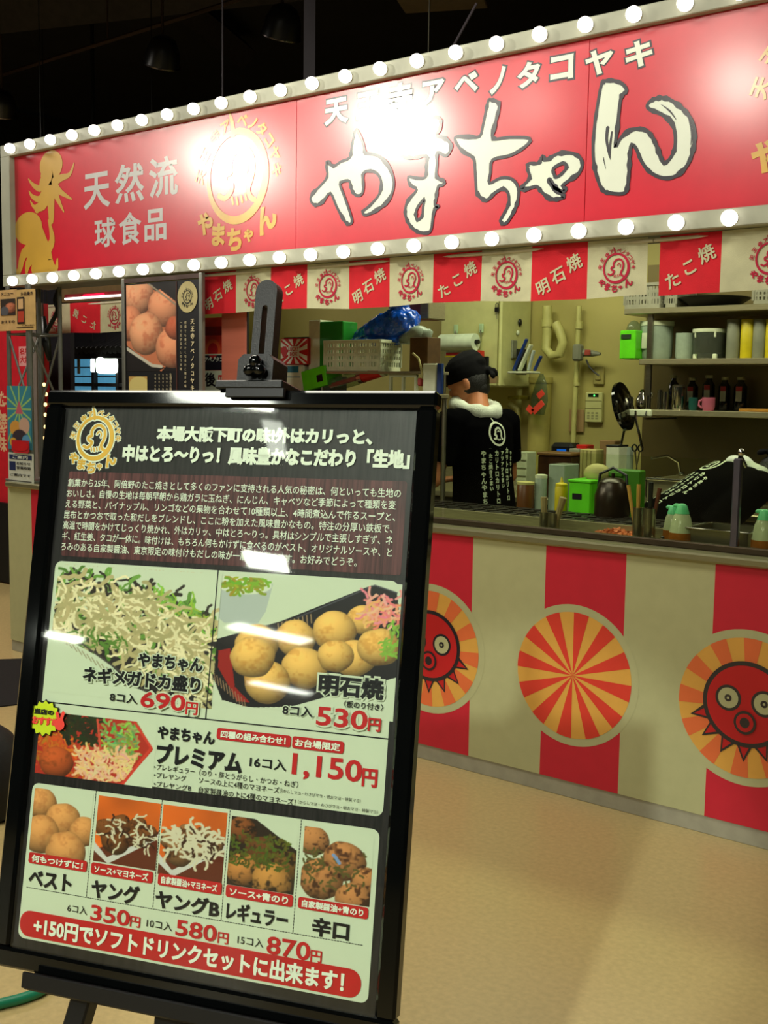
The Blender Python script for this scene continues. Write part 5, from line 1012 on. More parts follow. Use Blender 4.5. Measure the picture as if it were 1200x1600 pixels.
# bonito flakes heap
t = thing('flake_tray', 'shallow steel tray with a heap of orange bonito flakes', 'tray', (P(965, 835, .17).x, .17, ZW)); part('tray', MB().box((0, 0, .004), (.2, .11, .008), bev=.003), SHELF, t)
m = MB(); rr = random.Random(5)
for i in range(140): a_ = rr.random()*6.28; q_ = rr.random()**.5; c_ = (q_*.08*math.cos(a_), q_*.04*math.sin(a_), .01+.022*(1-q_)*rr.random()+.004); m.box(c_, (.014, .009, .001), Matrix.Rotation(rr.random()*3, 3, 'X')@Matrix.Rotation(rr.random()*3, 3, 'Z'))
part('flakes', m, M('bonito', (214, 120, 70), .7, var=.2), t, kind='stuff')
def dispenser(label, xc, y0, wz, Y, flip=0):
    t, r, h_ = onctr('sauce_dispenser', label, 'bottle', xc, y0, wz, Y, 'mint capped sauce dispensers'); BODY = clear_mat('dispenser_plastic', (200, 210, 180), .8, .12, 1.4, .8, (200, 208, 170))
    L(t, 'bottle', [(r*.9, 0), (r, .008), (r*.97, h_*.3), (r*.75, h_*.65), (r*.5, h_*.8)], BODY); L(t, 'sauce', [(r*.91, .001), (r*1.01, .008), (r*.99, h_*.3), (.001, h_*.3)], SAUCE)
    L(t, 'cap', [(r*.6, h_*.76), (r*.52, h_*.84), (r*.4, h_*.95), (r*.2, h_), (.002, h_*1.005)], TEAL); part('spout', MB().tube([(-r*.2, 0, h_*.93), (-r*.6, -.0, h_*.95), (-r*.75, 0, h_*.93)], [.009, .007, .004], 8), TEAL, t, True); return t
dispenser('mint capped sauce dispenser in front, beside the dark picks', 1066, 787, 38, .15)
dispenser('pale sauce dispenser half hidden behind the mint capped one', 1052, 790, 30, .24)
dispenser('mint capped sauce dispenser at the right edge behind the glass', 1196, 796, 40, .15)
a_, w_, h_ = geo(1086, 826, 1178, 870, .2, ZW); t = thing('steel_food_pan', 'open rectangular steel food pan beside the glass post', 'pan', (a_.x, .24, ZW)); m = MB(); dpt = .2
for s_ in (-1, 1): m.box((0, s_*dpt/2, h_/2), (w_, .004, h_)); m.box((s_*w_/2, 0, h_/2), (.004, dpt, h_))
m.box((0, 0, .003), (w_, dpt, .004)); part('pan', m, STEEL, t); m = MB()
for s_ in (-1, 1): m.box((0, s_*(dpt/2+.008), h_), (w_+.03, .018, .006), bev=.002); m.box((s_*(w_/2+.008), 0, h_), (.018, dpt+.03, .006), bev=.002)
part('rim', m, CHROME, t)
t = thing('steel_stopper', 'small round steel stopper with black grip lying on the counter edge', 'stopper', (P(1031, 848, .11).x, .13, ZW)); L(t, 'knob', [(.018, 0), (.02, .006), (.01, .012), (.008, .016), (.002, .018)], CHROME); part('grip', MB().ell((0, 0, .02), (.007, .007, .005), 10, 6), BLACKM, t, True)
# ------------------------------------------------------------ PEOPLE
SKIN = M('skin', (190, 122, 82), .5, var=.06, scale=12); SHIRT = M('black_tshirt', (6, 6, 7), 1.0, var=.1, scale=8, spec=.02); PANTS = M('dark_trousers', (16, 16, 20), .85, spec=.15); HAIR = M('black_hair', (10, 8, 7), .6, bump=.6, bscale=300)
BAND = M('black_bandana', (8, 8, 10), .85, var=.1, bump=.3, bscale=50, spec=.15); TOWEL = M('white_towel', (206, 214, 196), .95, bump=.6, bscale=160); SHOE = M('black_shoe', (14, 14, 14), .4); SHINK = M('shirt_print', (196, 206, 176), .7, var=.02)
def rem(o, vox, sm=4, disp=None):
    r = o.modifiers.new('r', 'REMESH'); r.mode = 'VOXEL'; r.voxel_size = vox; r.use_smooth_shade = True
    s_ = o.modifiers.new('s', 'SMOOTH'); s_.iterations = sm; s_.factor = .5
    dg = bpy.context.evaluated_depsgraph_get(); me = bpy.data.meshes.new_from_object(o.evaluated_get(dg)); o.modifiers.clear(); o.data = me
    me.polygons.foreach_set('use_smooth', [True]*len(me.polygons)); return o
def cap(mb, pts, rad, seg=14):
    mb.tube(pts, rad, seg)
    for p, r in ((pts[0], rad[0]), (pts[-1], rad[-1])): mb.ell(p, (r, r, r), seg, 8)
def hand(mb, wrist, d, up, side, curl=.6):
    d = d.normalized(); up = (up-d*up.dot(d)).normalized(); w = d.cross(up)*side
    M3 = Matrix((w, d, up)).transposed(); pc = wrist+d*.05; mb.ell(pc, (.038, .052, .016), 14, 8, M3)
    for i, (off, ln) in enumerate(((-.028, .062), (-.009, .072), (.010, .067), (.028, .052))):
        b = wrist+d*.088+w*off; a1 = curl*.5; a2 = curl*1.3; p1 = b+(d*math.cos(a1)-up*math.sin(a1))*ln*.5; p2 = p1+(d*math.cos(a2)-up*math.sin(a2))*ln*.5
        cap(mb, [b-d*.015, p1, p2], [.0092, .0085, .0072], 8)
    b = wrist+d*.035-w*.034; p1 = b+(d*.6-w*.8).normalized()*.035-up*.008; cap(mb, [wrist+d*.03-w*.02, p1, p1+(d*.9-w*.3).normalized()*.03-up*.006], [.013, .011, .009], 8)
def person(label, loc, heading, lean, hz, hyaw, hpitch, elbows, hands, S=.95):
    t = thing('person', label, 'person', loc, R(heading)); piv = Vector((0, 0, .9*S)); RL = Matrix.Rotation(-R(lean), 3, 'X')
    def T(x, y, z): return piv+RL@(Vector((x*S, y*S, z*S))-piv)
    def ringt(z, cy, rx, ry, n=24): return [T(rx*math.cos(2*PI*k/n), cy+ry*math.sin(2*PI*k/n), z) for k in range(n)]
    shL, shR = T(-.185, .02, 1.335), T(.185, .02, 1.335)
    hc = T(0, .085+hz[0], 1.53+hz[1]); HM = Matrix.Rotation(-R(lean), 3, 'X')@Matrix.Rotation(R(hyaw), 3, 'Z')@Matrix.Rotation(-R(hpitch), 3, 'X')
    H = lambda x, y, z: hc+HM@Vector((x, y, z))
    b = MB(); b.rings([ringt(z, cy, rx, ry) for z, cy, rx, ry in ((.84, 0, .15, .1), (.95, 0, .155, .105), (1.05, 0, .14, .1), (1.2, .01, .16, .11), (1.32, .02, .17, .1), (1.39, .03, .09, .07))])
    cap(b, [T(0, .02, 1.36), H(0, -.015, -.06)], [.062, .056])
    b.ell(H(0, 0, .015), (.076, .096, .105), 24, 16, HM); b.ell(H(0, .03, -.055), (.055, .062, .06), 20, 12, HM)
    b.ell(H(0, .088, -.012), (.013, .02, .02), 12, 8, HM); b.ell(H(0, .08, .022), (.05, .02, .012), 14, 8, HM); b.ell(H(0, .082, -.055), (.022, .012, .01), 12, 8, HM)
    for s_ in (-1, 1):
        b.ell(H(s_*.079, -.004, -.008), (.009, .02, .032), 12, 10, HM); b.ell(H(s_*.034, .07, -.02), (.022, .02, .018), 12, 8, HM)
        sh = (shL, shR)[s_ > 0]; e = Vector(elbows[s_ > 0]); h = Vector(hands[s_ > 0]); cap(b, [sh, e], [.05, .042]); cap(b, [e, (e+h)/2, h], [.042, .038, .027]); hand(b, h, h-e, Vector((0, 0, 1)), s_)
        hp = Vector((s_*.085*S, 0, .86*S)); kn = Vector((s_*.1*S, .03, .47*S)); an = Vector((s_*.11*S, -.02, .09)); cap(b, [hp, kn], [.08, .055]); cap(b, [kn, an], [.052, .038])
    o = rem(part('body', b, SKIN, t), .007, 3)
    for s_ in (-1, 1):
        part('eye', MB().ell(H(s_*.033, .086, .003), (.011, .006, .006), 10, 8, HM), M('eye_white', (220, 215, 205), .3), t, 'all'); part('eyebrow', MB().ell(H(s_*.034, .094, .026), (.018, .004, .004), 10, 6, HM), HAIR, t, 'all')
    # shirt with sleeves
    c = MB(); c.rings([ringt(z, cy, rx, ry) for z, cy, rx, ry in ((.8, 0, .175, .125), (.95, 0, .178, .125), (1.08, 0, .168, .12), (1.2, .0, .18, .125), (1.31, .01, .195, .12), (1.375, .03, .14, .095), (1.41, .04, .08, .07))])
    for s_ in (-1, 1):
        sh = (shL, shR)[s_ > 0]; e = Vector(elbows[s_ > 0]); k = sh+(e-sh)*.72; c.ell(sh, (.068, .068, .066)); c.tube([T(s_*.1, .02, 1.33), sh, k], [.08, .074, .07], 16)
    shirt = rem(part('tshirt', c, SHIRT, t), .009, 6)
    q = MB()
    for s_ in (-1, 1):
        hp = Vector((s_*.085*S, 0, .88*S)); kn = Vector((s_*.1*S, .03, .47*S)); an = Vector((s_*.11*S, -.02, .06)); q.tube([hp, kn, an], [.1, .075, .062], 16)
        m = MB(); m.ell(Vector((s_*.11*S, .05, .035)), (.048, .13, .038), 18, 10); m.box(Vector((s_*.11*S, .05, .012)), (.09, .25, .024), bev=.01); rem(part('shoe', m, SHOE, t), .008, 2)
    q.ell((0, 0, .88*S), (.165*S, .115*S, .11)); rem(part('trousers', q, PANTS, t), .01, 3)
    # hair, bandana with knot and tails
    m = MB(); m.ell(H(0, -.018, .0), (.081, .088, .085), 22, 14, HM); m.ell(H(0, -.045, -.04), (.058, .05, .05), 16, 10, HM); part('hair', m, HAIR, t, 'all')
    m = MB(); rg = []
    for (z, rx, ry, cy) in ((.012, .083, .103, -.002), (.045, .088, .106, -.004), (.08, .086, .104, -.008), (.115, .074, .092, -.016), (.14, .05, .066, -.024), (.152, .018, .022, -.03)): rg.append([H(rx*math.cos(a_)*(1+.02*math.sin(5*a_)), cy+ry*math.sin(a_)-.0, z+.012*math.sin(a_)*(z < .05)) for a_ in [2*PI*k/26 for k in range(26)]])
    m.rings(rg); m.ell(H(0, -.115, .02), (.03, .02, .022), 14, 8, HM); m.ell(H(.03, -.135, .005), (.032, .014, .02), 12, 8, HM@Matrix.Rotation(.5, 3, 'Y')); m.ell(H(-.025, -.13, -.012), (.026, .014, .018), 12, 8, HM@Matrix.Rotation(-.6, 3, 'Y')); m.ell(H(0, -.09, .075), (.055, .03, .035), 14, 8, HM)
    rem(part('bandana', m, BAND, t), .006, 2)
    # towel round the neck
    m = MB(); cN = T(0, .035, 1.395); rg = [cN+RL@Vector((.1*math.cos(a_), .09*math.sin(a_)+.0, .03*math.sin(a_)+.01)) for a_ in [2*PI*k/24 for k in range(25)]]
    m.tube(rg, [.036+.006*math.sin(k*1.7) for k in range(25)], 12); m.tube([cN+RL@Vector((-.04, .08, 0)), cN+RL@Vector((-.05, .115, -.08)), cN+RL@Vector((-.045, .12, -.2))], [.03, .03, .024], 12, flat=.5)
    rem(part('towel', m, TOWEL, t), .007, 2)
    # print on the back, laid on the cloth
    bv = BVHTree.FromPolygons([v.co.copy() for v in shirt.data.vertices], [tuple(p_.vertices) for p_ in shirt.data.polygons])
    pp = Print(); emblem_b(pp, .0, 1.27, .05)
    cols = ['やまちゃんやまちゃん', 'たこ焼きうまい', 'カリトロカリトロ', 'アツアツうまい', 'カリトロカリトロ', 'やまちゃん']
    for i, s_ in enumerate(cols):
        x = -.09+i*.036; hh = .03 if i % 2 == 0 else .024; z = 1.175-.012*(i % 2)+(.012 if i > 2 else 0)
        for j, ch in enumerate(s_): pp.glyph(SHINK, ch, x, z-j*hh*1.1, hh, 0, .045, 1, .85)
    for (name, mn), (mat, vs, fs, lvs) in pp.g.items():
        out = []
        for (x, z) in vs:
            o_ = T(x, -.6, z); d_ = RL@Vector((0, 1, 0)); hit = bv.ray_cast(o_, d_); out.append(tuple((hit[0] if hit[0] else T(x, -.13, z))-d_*.003))
        me = bpy.data.meshes.new('back_print'); me.from_pydata(out, [], fs); me.materials.append(mat); o_ = bpy.data.objects.new('back_print', me); C.objects.link(o_); o_.parent = t
    return t
def emblem_b(pp, cx, cz, r):
    ring = [(cx+r*math.cos(2*PI*k/24), cz+r*1.12*math.sin(2*PI*k/24)) for k in range(24)]; pp.stroke(SHINK, ring, r*.2, 1, True, sm=1, name='print'); pp.stroke(SHINK, [(cx-.1*r, cz+1.1*r), (cx-.25*r, cz+1.5*r)], r*.12, 1, name='print')
    T_ = lambda L: [(cx+x*r*.95, cz+y*r*.95) for x, y in L]
    for L_, w_ in (([(-.5,-.5),(-.3,-.5),(-.2,-.2),(-.42,-.1),(-.3,.1),(-.25,.4),(.05,.6),(.35,.5),(.5,.1),(.45,-.3),(.6,-.55)], .2), ([(0,.2),(.12,.3),(.26,.2)], .1), ([(-.1,-.55),(0,-.62),(.3,-.58)], .12)): pp.stroke(SHINK, T_(L_), r*w_, 1, name='print')
Yp = 1.06
q = P(752, 700, Yp)
person('person seen from behind in black T-shirt, black bandana and white towel, looking down', (q.x+.025, Yp, 0), 76, 5, (.0, .0), 36, 20, ((-.27, .06, 1.02), (.25, .1, 1.02)), ((-.2, .3, .98), (.12, .34, .99)), .965)
q = P(1135, 780, 1.12)
person('person in black bending far forward to the right behind the steel pan', (q.x-.25, 1.0, 0), -42, 58, (.02, -.02), 0, 5, ((-.2, .08, .8), (.16, .08, .8)), ((-.12, .2, .62), (.06, .2, .62)), .95)
# ------------------------------------------------------------ PARTITION WITH POSTERS, LEFT OF THE OPENING
ALU = M('post_alu2', (150, 150, 142), .35, .8)
Yq = .02
zc_ = ZW; 
def xq(x, y=520, Y=Yq): return P(x, y, Y).x
x0, x1 = xq(192), xq(313); zt = zB0-.01; t = thing('poster_stand', 'tall takoyaki poster panel between two aluminium posts on the counter', 'poster stand', (x0, Yq+.01, zc_))
for xx in (0, x1-x0): part('post', MB().box((xx, 0, (zt-zc_)/2), (.022, .022, zt-zc_), bev=.003), ALU, t)
part('top_bar', MB().box(((x1-x0)/2, 0, zt-zc_-.012), (x1-x0-.02, .018, .02)), M('bar_brown', (70, 44, 36), .5), t)
wp_, hp_ = x1-x0-.022, zt-zc_-.03; part('panel', MB().box(((x1-x0)/2, .002, hp_/2+.004), (wp_, .008, hp_)), PBLK, t)
def Lp(x, y): q = P(x, y, Yq+.006); return q.x-x0, q.z-zc_
cv = Canvas(100, 170, (24, 18, 18)); cv.poly([(0, 0), (42, 0), (100, 50), (100, 140), (70, 170), (0, 118)], (200, 120, 84))
for b_, cl in (((24, 22, 34), (255, 178, 134)), ((78, 46, 33), (250, 168, 124)), ((6, 74, 30), (244, 156, 114)), ((40, 96, 36), (255, 180, 134)), ((92, 124, 34), (250, 166, 122)), ((98, 86, 20), (206, 110, 76))): cv.ball(*b_, cl, ry=b_[2]*1.15, nz=.18, dark=(190, 80, 50))
cv.poly([(44, 0), (100, 0), (100, 38), (58, 4)], (24, 18, 18)); cv.line([(46, 0), (100, 44)], 3, (150, 140, 120)); cv.poly([(0, 122), (56, 158), (80, 162), (60, 170), (0, 170)], (24, 18, 18)); cv.line([(0, 124), (52, 158), (70, 160)], 6, (200, 196, 180))
a, b = Lp(197, 446), Lp(275, 580); picture('food_photograph', cv.a, a[0], b[1], b[0], a[1], t, -.0035)
p = Print(); EC = M('poster_cream', (214, 200, 160), .5)
cx = (Lp(279, 500)[0]+Lp(308, 500)[0])/2
p.rect(M('poster_edge', (70, 30, 20), .5), Lp(275, 500)[0], .01, Lp(276.6, 500)[0], hp_, 1, 0, 'edge_line')
e_ = Lp(293, 464); er2 = (Lp(306, 464)[0]-Lp(281, 464)[0])/2*.62; p.disc(M('poster_gold', (200, 186, 130), .5), e_[0], e_[1], er2*2.0, 1, er2*2.1, name='emblem_ground'); emblem(p, e_[0], e_[1], er2*.8, PBLK, None, 2, .8)
for j, ch in enumerate('天王寺アベノタコヤキ'):
    q = Lp(301, 502+j*11.6); p.glyph(EC, ch, q[0], q[1], .026, 0, .03, 2)
for k, s_ in enumerate(('何個でも食べたくなるたこ焼きの味', '一口で広がるだしのうま味')):
    for j, ch in enumerate(s_): q = Lp(290-7*k, 504+j*6.6); p.glyph(EC, ch, q[0], q[1], .0145, 0, .01, 2)
for k in range(5):
    for j, ch in enumerate('生地から味が違います'): 
        q = Lp(267-6*k, 586+j*5.5); p.glyph(EC, ch, q[0], q[1], .011 if k else .018, 0, 0, 2)
for o in p.build(t, -.004): pass
cv = Canvas(40, 44, (190, 150, 84)); cv.ell(22, 24, 22, 24, (206, 190, 120)); a, b = Lp(201, 588), Lp(230, 617); picture('food_photograph', cv.a, a[0], b[1], b[0], a[1], t, -.0035)
# low menus and the copper coloured sheet right of the stand
Y2 = .22
def Lq(o, x, y, Y): q = P(x, y, Y)-o; return q.x, q.z
a, b = P(318, 497, Y2), P(350, 625, Y2); o = Vector((a.x, Y2, ZW)); t = thing('small_menu_poster', 'red and white menu poster half hidden right of the poster stand', 'poster', tuple(o)); w_, h_ = b.x-a.x, a.z-ZW
part('sheet', MB().box((w_/2, .004, h_/2), (w_, .006, h_)), M('poster_red_orange', (226, 64, 44), .4), t); p = Print()
c = Lq(o, 333, 541, Y2); s_ = w_; 
p.rect(M('poster_dkred', (140, 20, 20), .5), 0, Lq(o, 333, 524, Y2)[1], w_, Lq(o, 333, 510, Y2)[1], 1, 0, 'printed_panel')
p.disc(M('poster_orange', (232, 96, 50), .5), c[0], c[1]-.02, w_*.38, 2, name='round_print'); p.disc(PRRED, c[0], c[1]-.02, w_*.25, 3, name='round_print'); 
for s2 in (-1, 1): p.disc(PRWHITE, c[0]+s2*w_*.1, c[1]-.055, w_*.045, 4, name='round_print')
p.rect(PAPW, 0, Lq(o, 333, 555, Y2)[1], w_, Lq(o, 333, 553, Y2)[1], 3, 0, 'printed_panel'); z1_, z2_ = Lq(o, 333, 578, Y2)[1], Lq(o, 333, 555, Y2)[1]
p.rect(NAVY, 0, z1_, w_, z2_, 2, 0, 'printed_panel'); p.fit(PRWHITE, 'アベノタコ', .01, z1_+(z2_-z1_)*.55, w_-.005, z2_-.008, .02, 4); p.rect(PAPW, 0, 0, w_, Lq(o, 333, 579, Y2)[1], 2, 0, 'printed_panel')
p.fit(NAVY, 'やまちゃん', .005, z1_+.001-.0, w_-.004, z1_+(z2_-z1_)*.5, .03, 4); b_ = Lq(o, 320, 604, Y2); p.fit(PBLK, '後', .01, b_[1], w_*.62, Lq(o, 320, 582, Y2)[1], .03, 4); p.fit(PRRED, '円', w_*.74, b_[1], w_*.98, Lq(o, 320, 586, Y2)[1], .03, 4); p.build(t, 0)
Y3 = .16
a, b = P(347, 470, Y3), P(386, 625, Y3); t = thing('copper_sheet', 'hanging copper pink glossy sheet between the menu poster and the mast', 'sheet', (a.x, Y3, ZW)); w_ = b.x-a.x; h_ = zB0-.02-ZW
part('film', MB().box((w_/2, 0, h_/2), (w_, .004, h_)), M('copper_film', (222, 126, 104), .3, .15, var=.12, scale=2.5, stretch=(.3, 1, 3), coat=.6), t); part('edge_rod', MB().box((w_+.004, .0, h_/2), (.006, .012, h_), bev=.002), BLACKM, t)
part('foot', MB().box((w_/2, .0, .006), (w_, .05, .012), bev=.002), BLACKM, t)
# ------------------------------------------------------------ TRUSS COLUMN WITH FLYERS AT THE LEFT END
TR = M('truss_paint', (112, 112, 106), .45, .4); zl = P(35, 756, 0).z
xa, xb = P(15, 600, .02).x, P(47, 600, .02).x; xside = xb; 
d_ = ray(95, 600); Yb = CAM.y+d_.y*((xb-CAM.x)/d_.x)
wt_ = xb-xa; dt = Yb-.02; zt = zB0+.0
t = thing('truss_column', 'grey lattice truss column holding the left end of the sign', 'column', (xa, .02, ZW))
ht = zt-ZW
cor = [(0, 0), (wt_, 0), (wt_, dt), (0, dt)]
for i, (x, y) in enumerate(cor): part('chord', MB().tube([(x, y, 0), (x, y, ht)], .017 if i == 1 else .012, 10), TR, t, True)
nb = 4; hs = .39
for (i, j) in ((0, 1), (1, 2), (2, 3), (3, 0)):
    k = 0; z = ht-.25
    while z-hs > .0:
        a, b = cor[i], cor[j]
        if k % 2: a, b = b, a
        part('diagonal_brace', MB().tube([(a[0], a[1], z), (b[0], b[1], z-hs)], .006, 6), TR, t, True); part('cross_bar', MB().tube([(a[0], a[1], z), (b[0], b[1], z)], .006, 6), TR, t, True); z -= hs; k += 1
part('base_plate', MB().box((wt_/2, dt/2, .006), (wt_+.06, dt+.04, .012), bev=.003), TR, t)
# black cable wound over the truss
pts = [P(x, y, .25)-Vector((xa, .02, ZW)) for x, y in ((92, 452), (86, 470), (90, 485), (80, 505), (72, 520), (66, 535), (55, 500), (50, 470))]
t2 = thing('black_cable', 'black cable hanging in loops on the truss under the sign', 'cable', (xa, .02, ZW)); part('cable', MB().tube([p_ for p_ in [Vector(q) for q in smooth_poly([tuple(v)[:1]+tuple(v)[2:] for v in pts], 3, False)]] and [Vector((v.x, pts[0].y, v.y)) for v in smooth_poly([(p_.x, p_.z) for p_ in pts], 3, False)], .012, 8), BLACKM, t2, True)
m = MB(); q = P(72, 535, .25)-Vector((xa, .02, ZW)); m.tube([q+Vector((-.02, 0, .14)), q, q+Vector((.03, .0, -.1))], [.012, .026, .012], 10); part('cable_bundle', m, BLACKM, t2, 'all')
def flyer(label, x0, y0, x1, y1, Y, col, items, name='flyer', cvs=None):
    c, w_, h_ = geo(x0, y0, x1, y1, Y); t = thing(name, label, 'flyer', (c.x-w_/2, Y, c.z)); part('sheet', MB().box((w_/2, .002, h_/2), (w_, .003, h_)), M('fly_%d_%d_%d' % col, col, .45), t); p = Print()
    for it in items:
        if it[0] == 'r': p.rect(it[1], w_*it[2], h_*it[3], w_*it[4], h_*it[5], it[6] if len(it) > 6 else 1, 0, 'printed_panel')
        elif it[0] == 't': p.fit(it[1], it[2], w_*it[3], h_*it[4], w_*it[5], h_*it[6], .02, 3)
        elif it[0] == 'e': p.disc(it[1], w_*it[2], h_*it[3], w_*it[4], 2, h_*it[5], name='round_print')
    p.build(t, 0); 
    if cvs is not None:
        for cv_, a, b, c2, d2 in cvs: picture('printed_picture', cv_.a, w_*a, h_*b, w_*c2, h_*d2, t, -.002)
    return t
DKB = M('photo_dark', (50, 34, 30), .4)
cv = Canvas(30, 36, (60, 50, 44)); cv.ball(20, 20, 12, (200, 120, 90)); cv.ell(8, 26, 8, 10, (90, 90, 96)); cv2 = Canvas(16, 50, (40, 30, 30)); cv2.poly([(3, 4), (13, 4), (13, 22), (3, 22)], (220, 180, 130)); cv2.poly([(2, 26), (14, 26), (14, 46), (2, 46)], (190, 70, 50))
flyer('cream flyer with dark food photos on the truss, left one of the pair', -4, 453, 26, 517, .0, (206, 168, 112), [('t', DKB, 'メニュー', .2, .86, .85, .95), ('t', DKB, 'おすすめ', .2, .18, .9, .26)], cvs=[(cv, .18, .38, .95, .78)])
flyer('cream flyer with a dark strip photo on the truss, right one of the pair', 26, 452, 55, 516, .0, (210, 174, 112), [('t', DKB, 'お品書き', .25, .85, .9, .94), ('r', DKB, .0, .06, .9, .08), ('t', DKB, 'たこ焼き各種あり', .3, .1, .95, .14)], cvs=[(cv2, .04, .16, .44, .82)])
cv = Canvas(60, 100, (60, 130, 150))
for k in range(12): a_ = k*PI/6; cv.line([(30, 36), (30+60*math.cos(a_), 36+60*math.sin(a_))], 3, (150, 190, 110))
cv.poly([(20, 44), (30, 22), (40, 44)], (190, 90, 110)); cv.ell(20, 66, 14, 12, (206, 150, 70)); cv.ell(42, 62, 13, 13, (196, 160, 140)); cv.ell(30, 80, 18, 12, (60, 50, 60)); cv.ell(14, 88, 9, 7, (210, 160, 60)); cv.ell(46, 84, 10, 8, (90, 150, 190)); cv.ell(40, 95, 12, 5, (230, 140, 60))
t = flyer('blue cartoon style event poster with sun rays on the truss', 12, 603, 49, 702, .0, (60, 130, 150), [], 'event_poster', cvs=[(cv, 0, 0, 1, 1)])
flyer('white notice with dark blue heading at the foot of the truss', 13, 708, 52, 754, .0, (200, 204, 190), [('r', M('notice_blue', (40, 50, 90), .4), .05, .78, .95, .94), ('r', MATS['notice_blue'], .05, .4, .3, .7), ('t', PBLK, 'お知らせ', .35, .6, .9, .7), ('t', PBLK, '営業時間', .35, .45, .9, .55), ('t', PBLK, 'ご案内です', .08, .2, .9, .3), ('t', PRWHITE, 'ご案内', .2, .8, .8, .92)], 'notice')
flyer('red oval sign hanging on the truss under the blue poster', 18, 688, 45, 706, -.01, (180, 40, 50), [('e', PRRED, .5, .5, .48, .45)], 'oval_sign')
# ------------------------------------------------------------ RED STALL, NOREN AND HOUSE FRONT BEYOND
RW = M('red_wall_far', (200, 30, 44), .55, var=.05)
Yr = 1.2
zf_ = lambda x, y, Y: P(x, y, Y).z
xr = P(58, 600, Yr).x
t = thing('red_stall', 'red walled neighbouring stall behind the truss at the left edge', 'stall', (xr, Yr, 0))
part('wall', MB().box((-.7, .05, 1.0), (1.4, .1, 2.0)), RW, t); part('base', MB().box((-.7, .02, .30), (1.4, .1, .58)), M('stall_base_black', (14, 13, 14), .6), t)
part('corner_post', MB().box((.015, .0, 1.0), (.05, .06, 2.0)), M('post_greyred', (120, 110, 104), .5), t)
p = Print(); 
for j, ch in enumerate('たこ焼き味') : q = P(4, 622+j*18, Yr); p.glyph(M('far_cream', (220, 180, 140), .5), ch, q.x-xr, q.z, .11, 0, .03, 1)
for j, ch in enumerate('元祖本店') : q = P(11, 690+j*16-78, Yr); p.glyph(MATS['far_cream'], ch, q.x-xr+.03, q.z-.02, .05, 0, .03, 1)
a, b = P(30, 572, Yr), P(49, 541, Yr); p.rect(M('far_pink', (220, 150, 150), .5), a.x-xr, a.z, b.x-xr, b.z, 1, 0, 'printed_panel'); p.fit(PRRED, '大阪', a.x-xr+.01, a.z+.02, b.x-xr-.01, a.z+.07, .02, 3); p.fit(PRRED, '名物', a.x-xr+.01, a.z+.08, b.x-xr-.01, b.z-.01, .02, 3)
p.build(t, 0)
# mirrored noren seen from behind at the far side of the stall
Yn2 = 1.5
ed2 = [P(x, 500, Yn2).x for x in (66, 110, 156, 200, 246)]; zt_n = P(130, 468, Yn2).z; zb_n = P(130, 520, Yn2).z
_z = zB0; zB0 = zt_n-.018
noren(ed2, lambda x: zb_n+.004*math.sin(x*8), 'noren curtain seen from behind in the depth at the left', 1, None, mirror=-1, Yc=Yn2)
zB0 = _z
nn = bpy.data.objects['noren_curtain.002']
for xx in (.05, ed2[-1]-ed2[0]-.05): part('cord', MB().tube([(xx, .006, -.01), (xx, .006, 4.3-nn.location.z)], .003, 6), BLACKM, nn)
q = P(150, 470, Yn2-.03); t = thing('reflection_rail', 'thin rail with glowing tubes imitating a white and red reflection above the rear noren', 'rail', (q.x, Yn2-.03, zt_n+.008)); L_ = ed2[-1]-ed2[0]
part('white_reflection', MB().tube([(-.35, 0, 0), (.45, 0, -.0)], .008, 8), M('reflection_glow_white', (255, 240, 230), .3, emit=2.2, var=0), t, True); part('red_reflection', MB().tube([(-.12, -.012, .014), (.1, -.012, .014)], .007, 8), M('reflection_glow_red', (255, 20, 60), .3, emit=1.8, var=0), t, True); part('channel', MB().box((.05, .018, .012), (.85, .012, .04)), M('rail_red', (120, 26, 30), .5), t)  # emissive tubes imitate a streak of reflected light
t, w_, h_ = boxy('fascia_board', 'beige fascia board under the sign at the left, behind the truss', 'board', 96, 446, 196, 470, 1.75, .05, M('fascia_beige', (128, 104, 66), .6), None)
part('hanger', MB().box((0, 0, (h_+4.3-t.location.z)/2), (.02, .02, 4.3-t.location.z-h_)), BLACKM, t)
# house front with roof and shoji windows
Yh = 2.9
xh0, xh1 = P(62, 560, Yh).x, P(250, 560, Yh).x; t = thing('house_front', 'dark Japanese style house front with tiled roof and glowing shoji windows', 'house front', (xh0, Yh, 0)); wh = xh1-xh0
DKW = M('dark_timber', (26, 20, 20), .6); ROOF = M('roof_tile', (20, 19, 24), .5, var=.2)
z_e, z_r = P(130, 548, Yh-.2).z, P(130, 526, Yh).z; zwt, zwb = P(130, 558, Yh).z, .7
part('wall', MB().box((wh/2, .06, zwt/2+.05), (wh, .06, zwt+.1)), M('house_wall', (20, 18, 22), .7), t)
nt_ = 26
for i in range(nt_):
    x_ = wh*(i+.5)/nt_; part('roof_tile', MB().tube([(x_, -.25, z_e), (x_, .15, z_r+.05)], wh/nt_*.55, 8), ROOF, t, True)
part('eave_board', MB().box((wh/2, -.2, z_e-.04), (wh, .04, .06)), DKW, t)
def lx(x): return P(x, 580, Yh).x-xh0
for xx in (98, 107, 148, 186): part('window_post', MB().box((lx(xx), -.0, (zwt+zwb)/2), (.035, .05, zwt-zwb)), DKW, t)
PG = M('shoji_pane', (70, 130, 160), .4, emit=.9, var=.1, scale=3)
rows = [P(130, y, Yh).z for y in (560, 574, 588, 600, 612, 624, 636)]
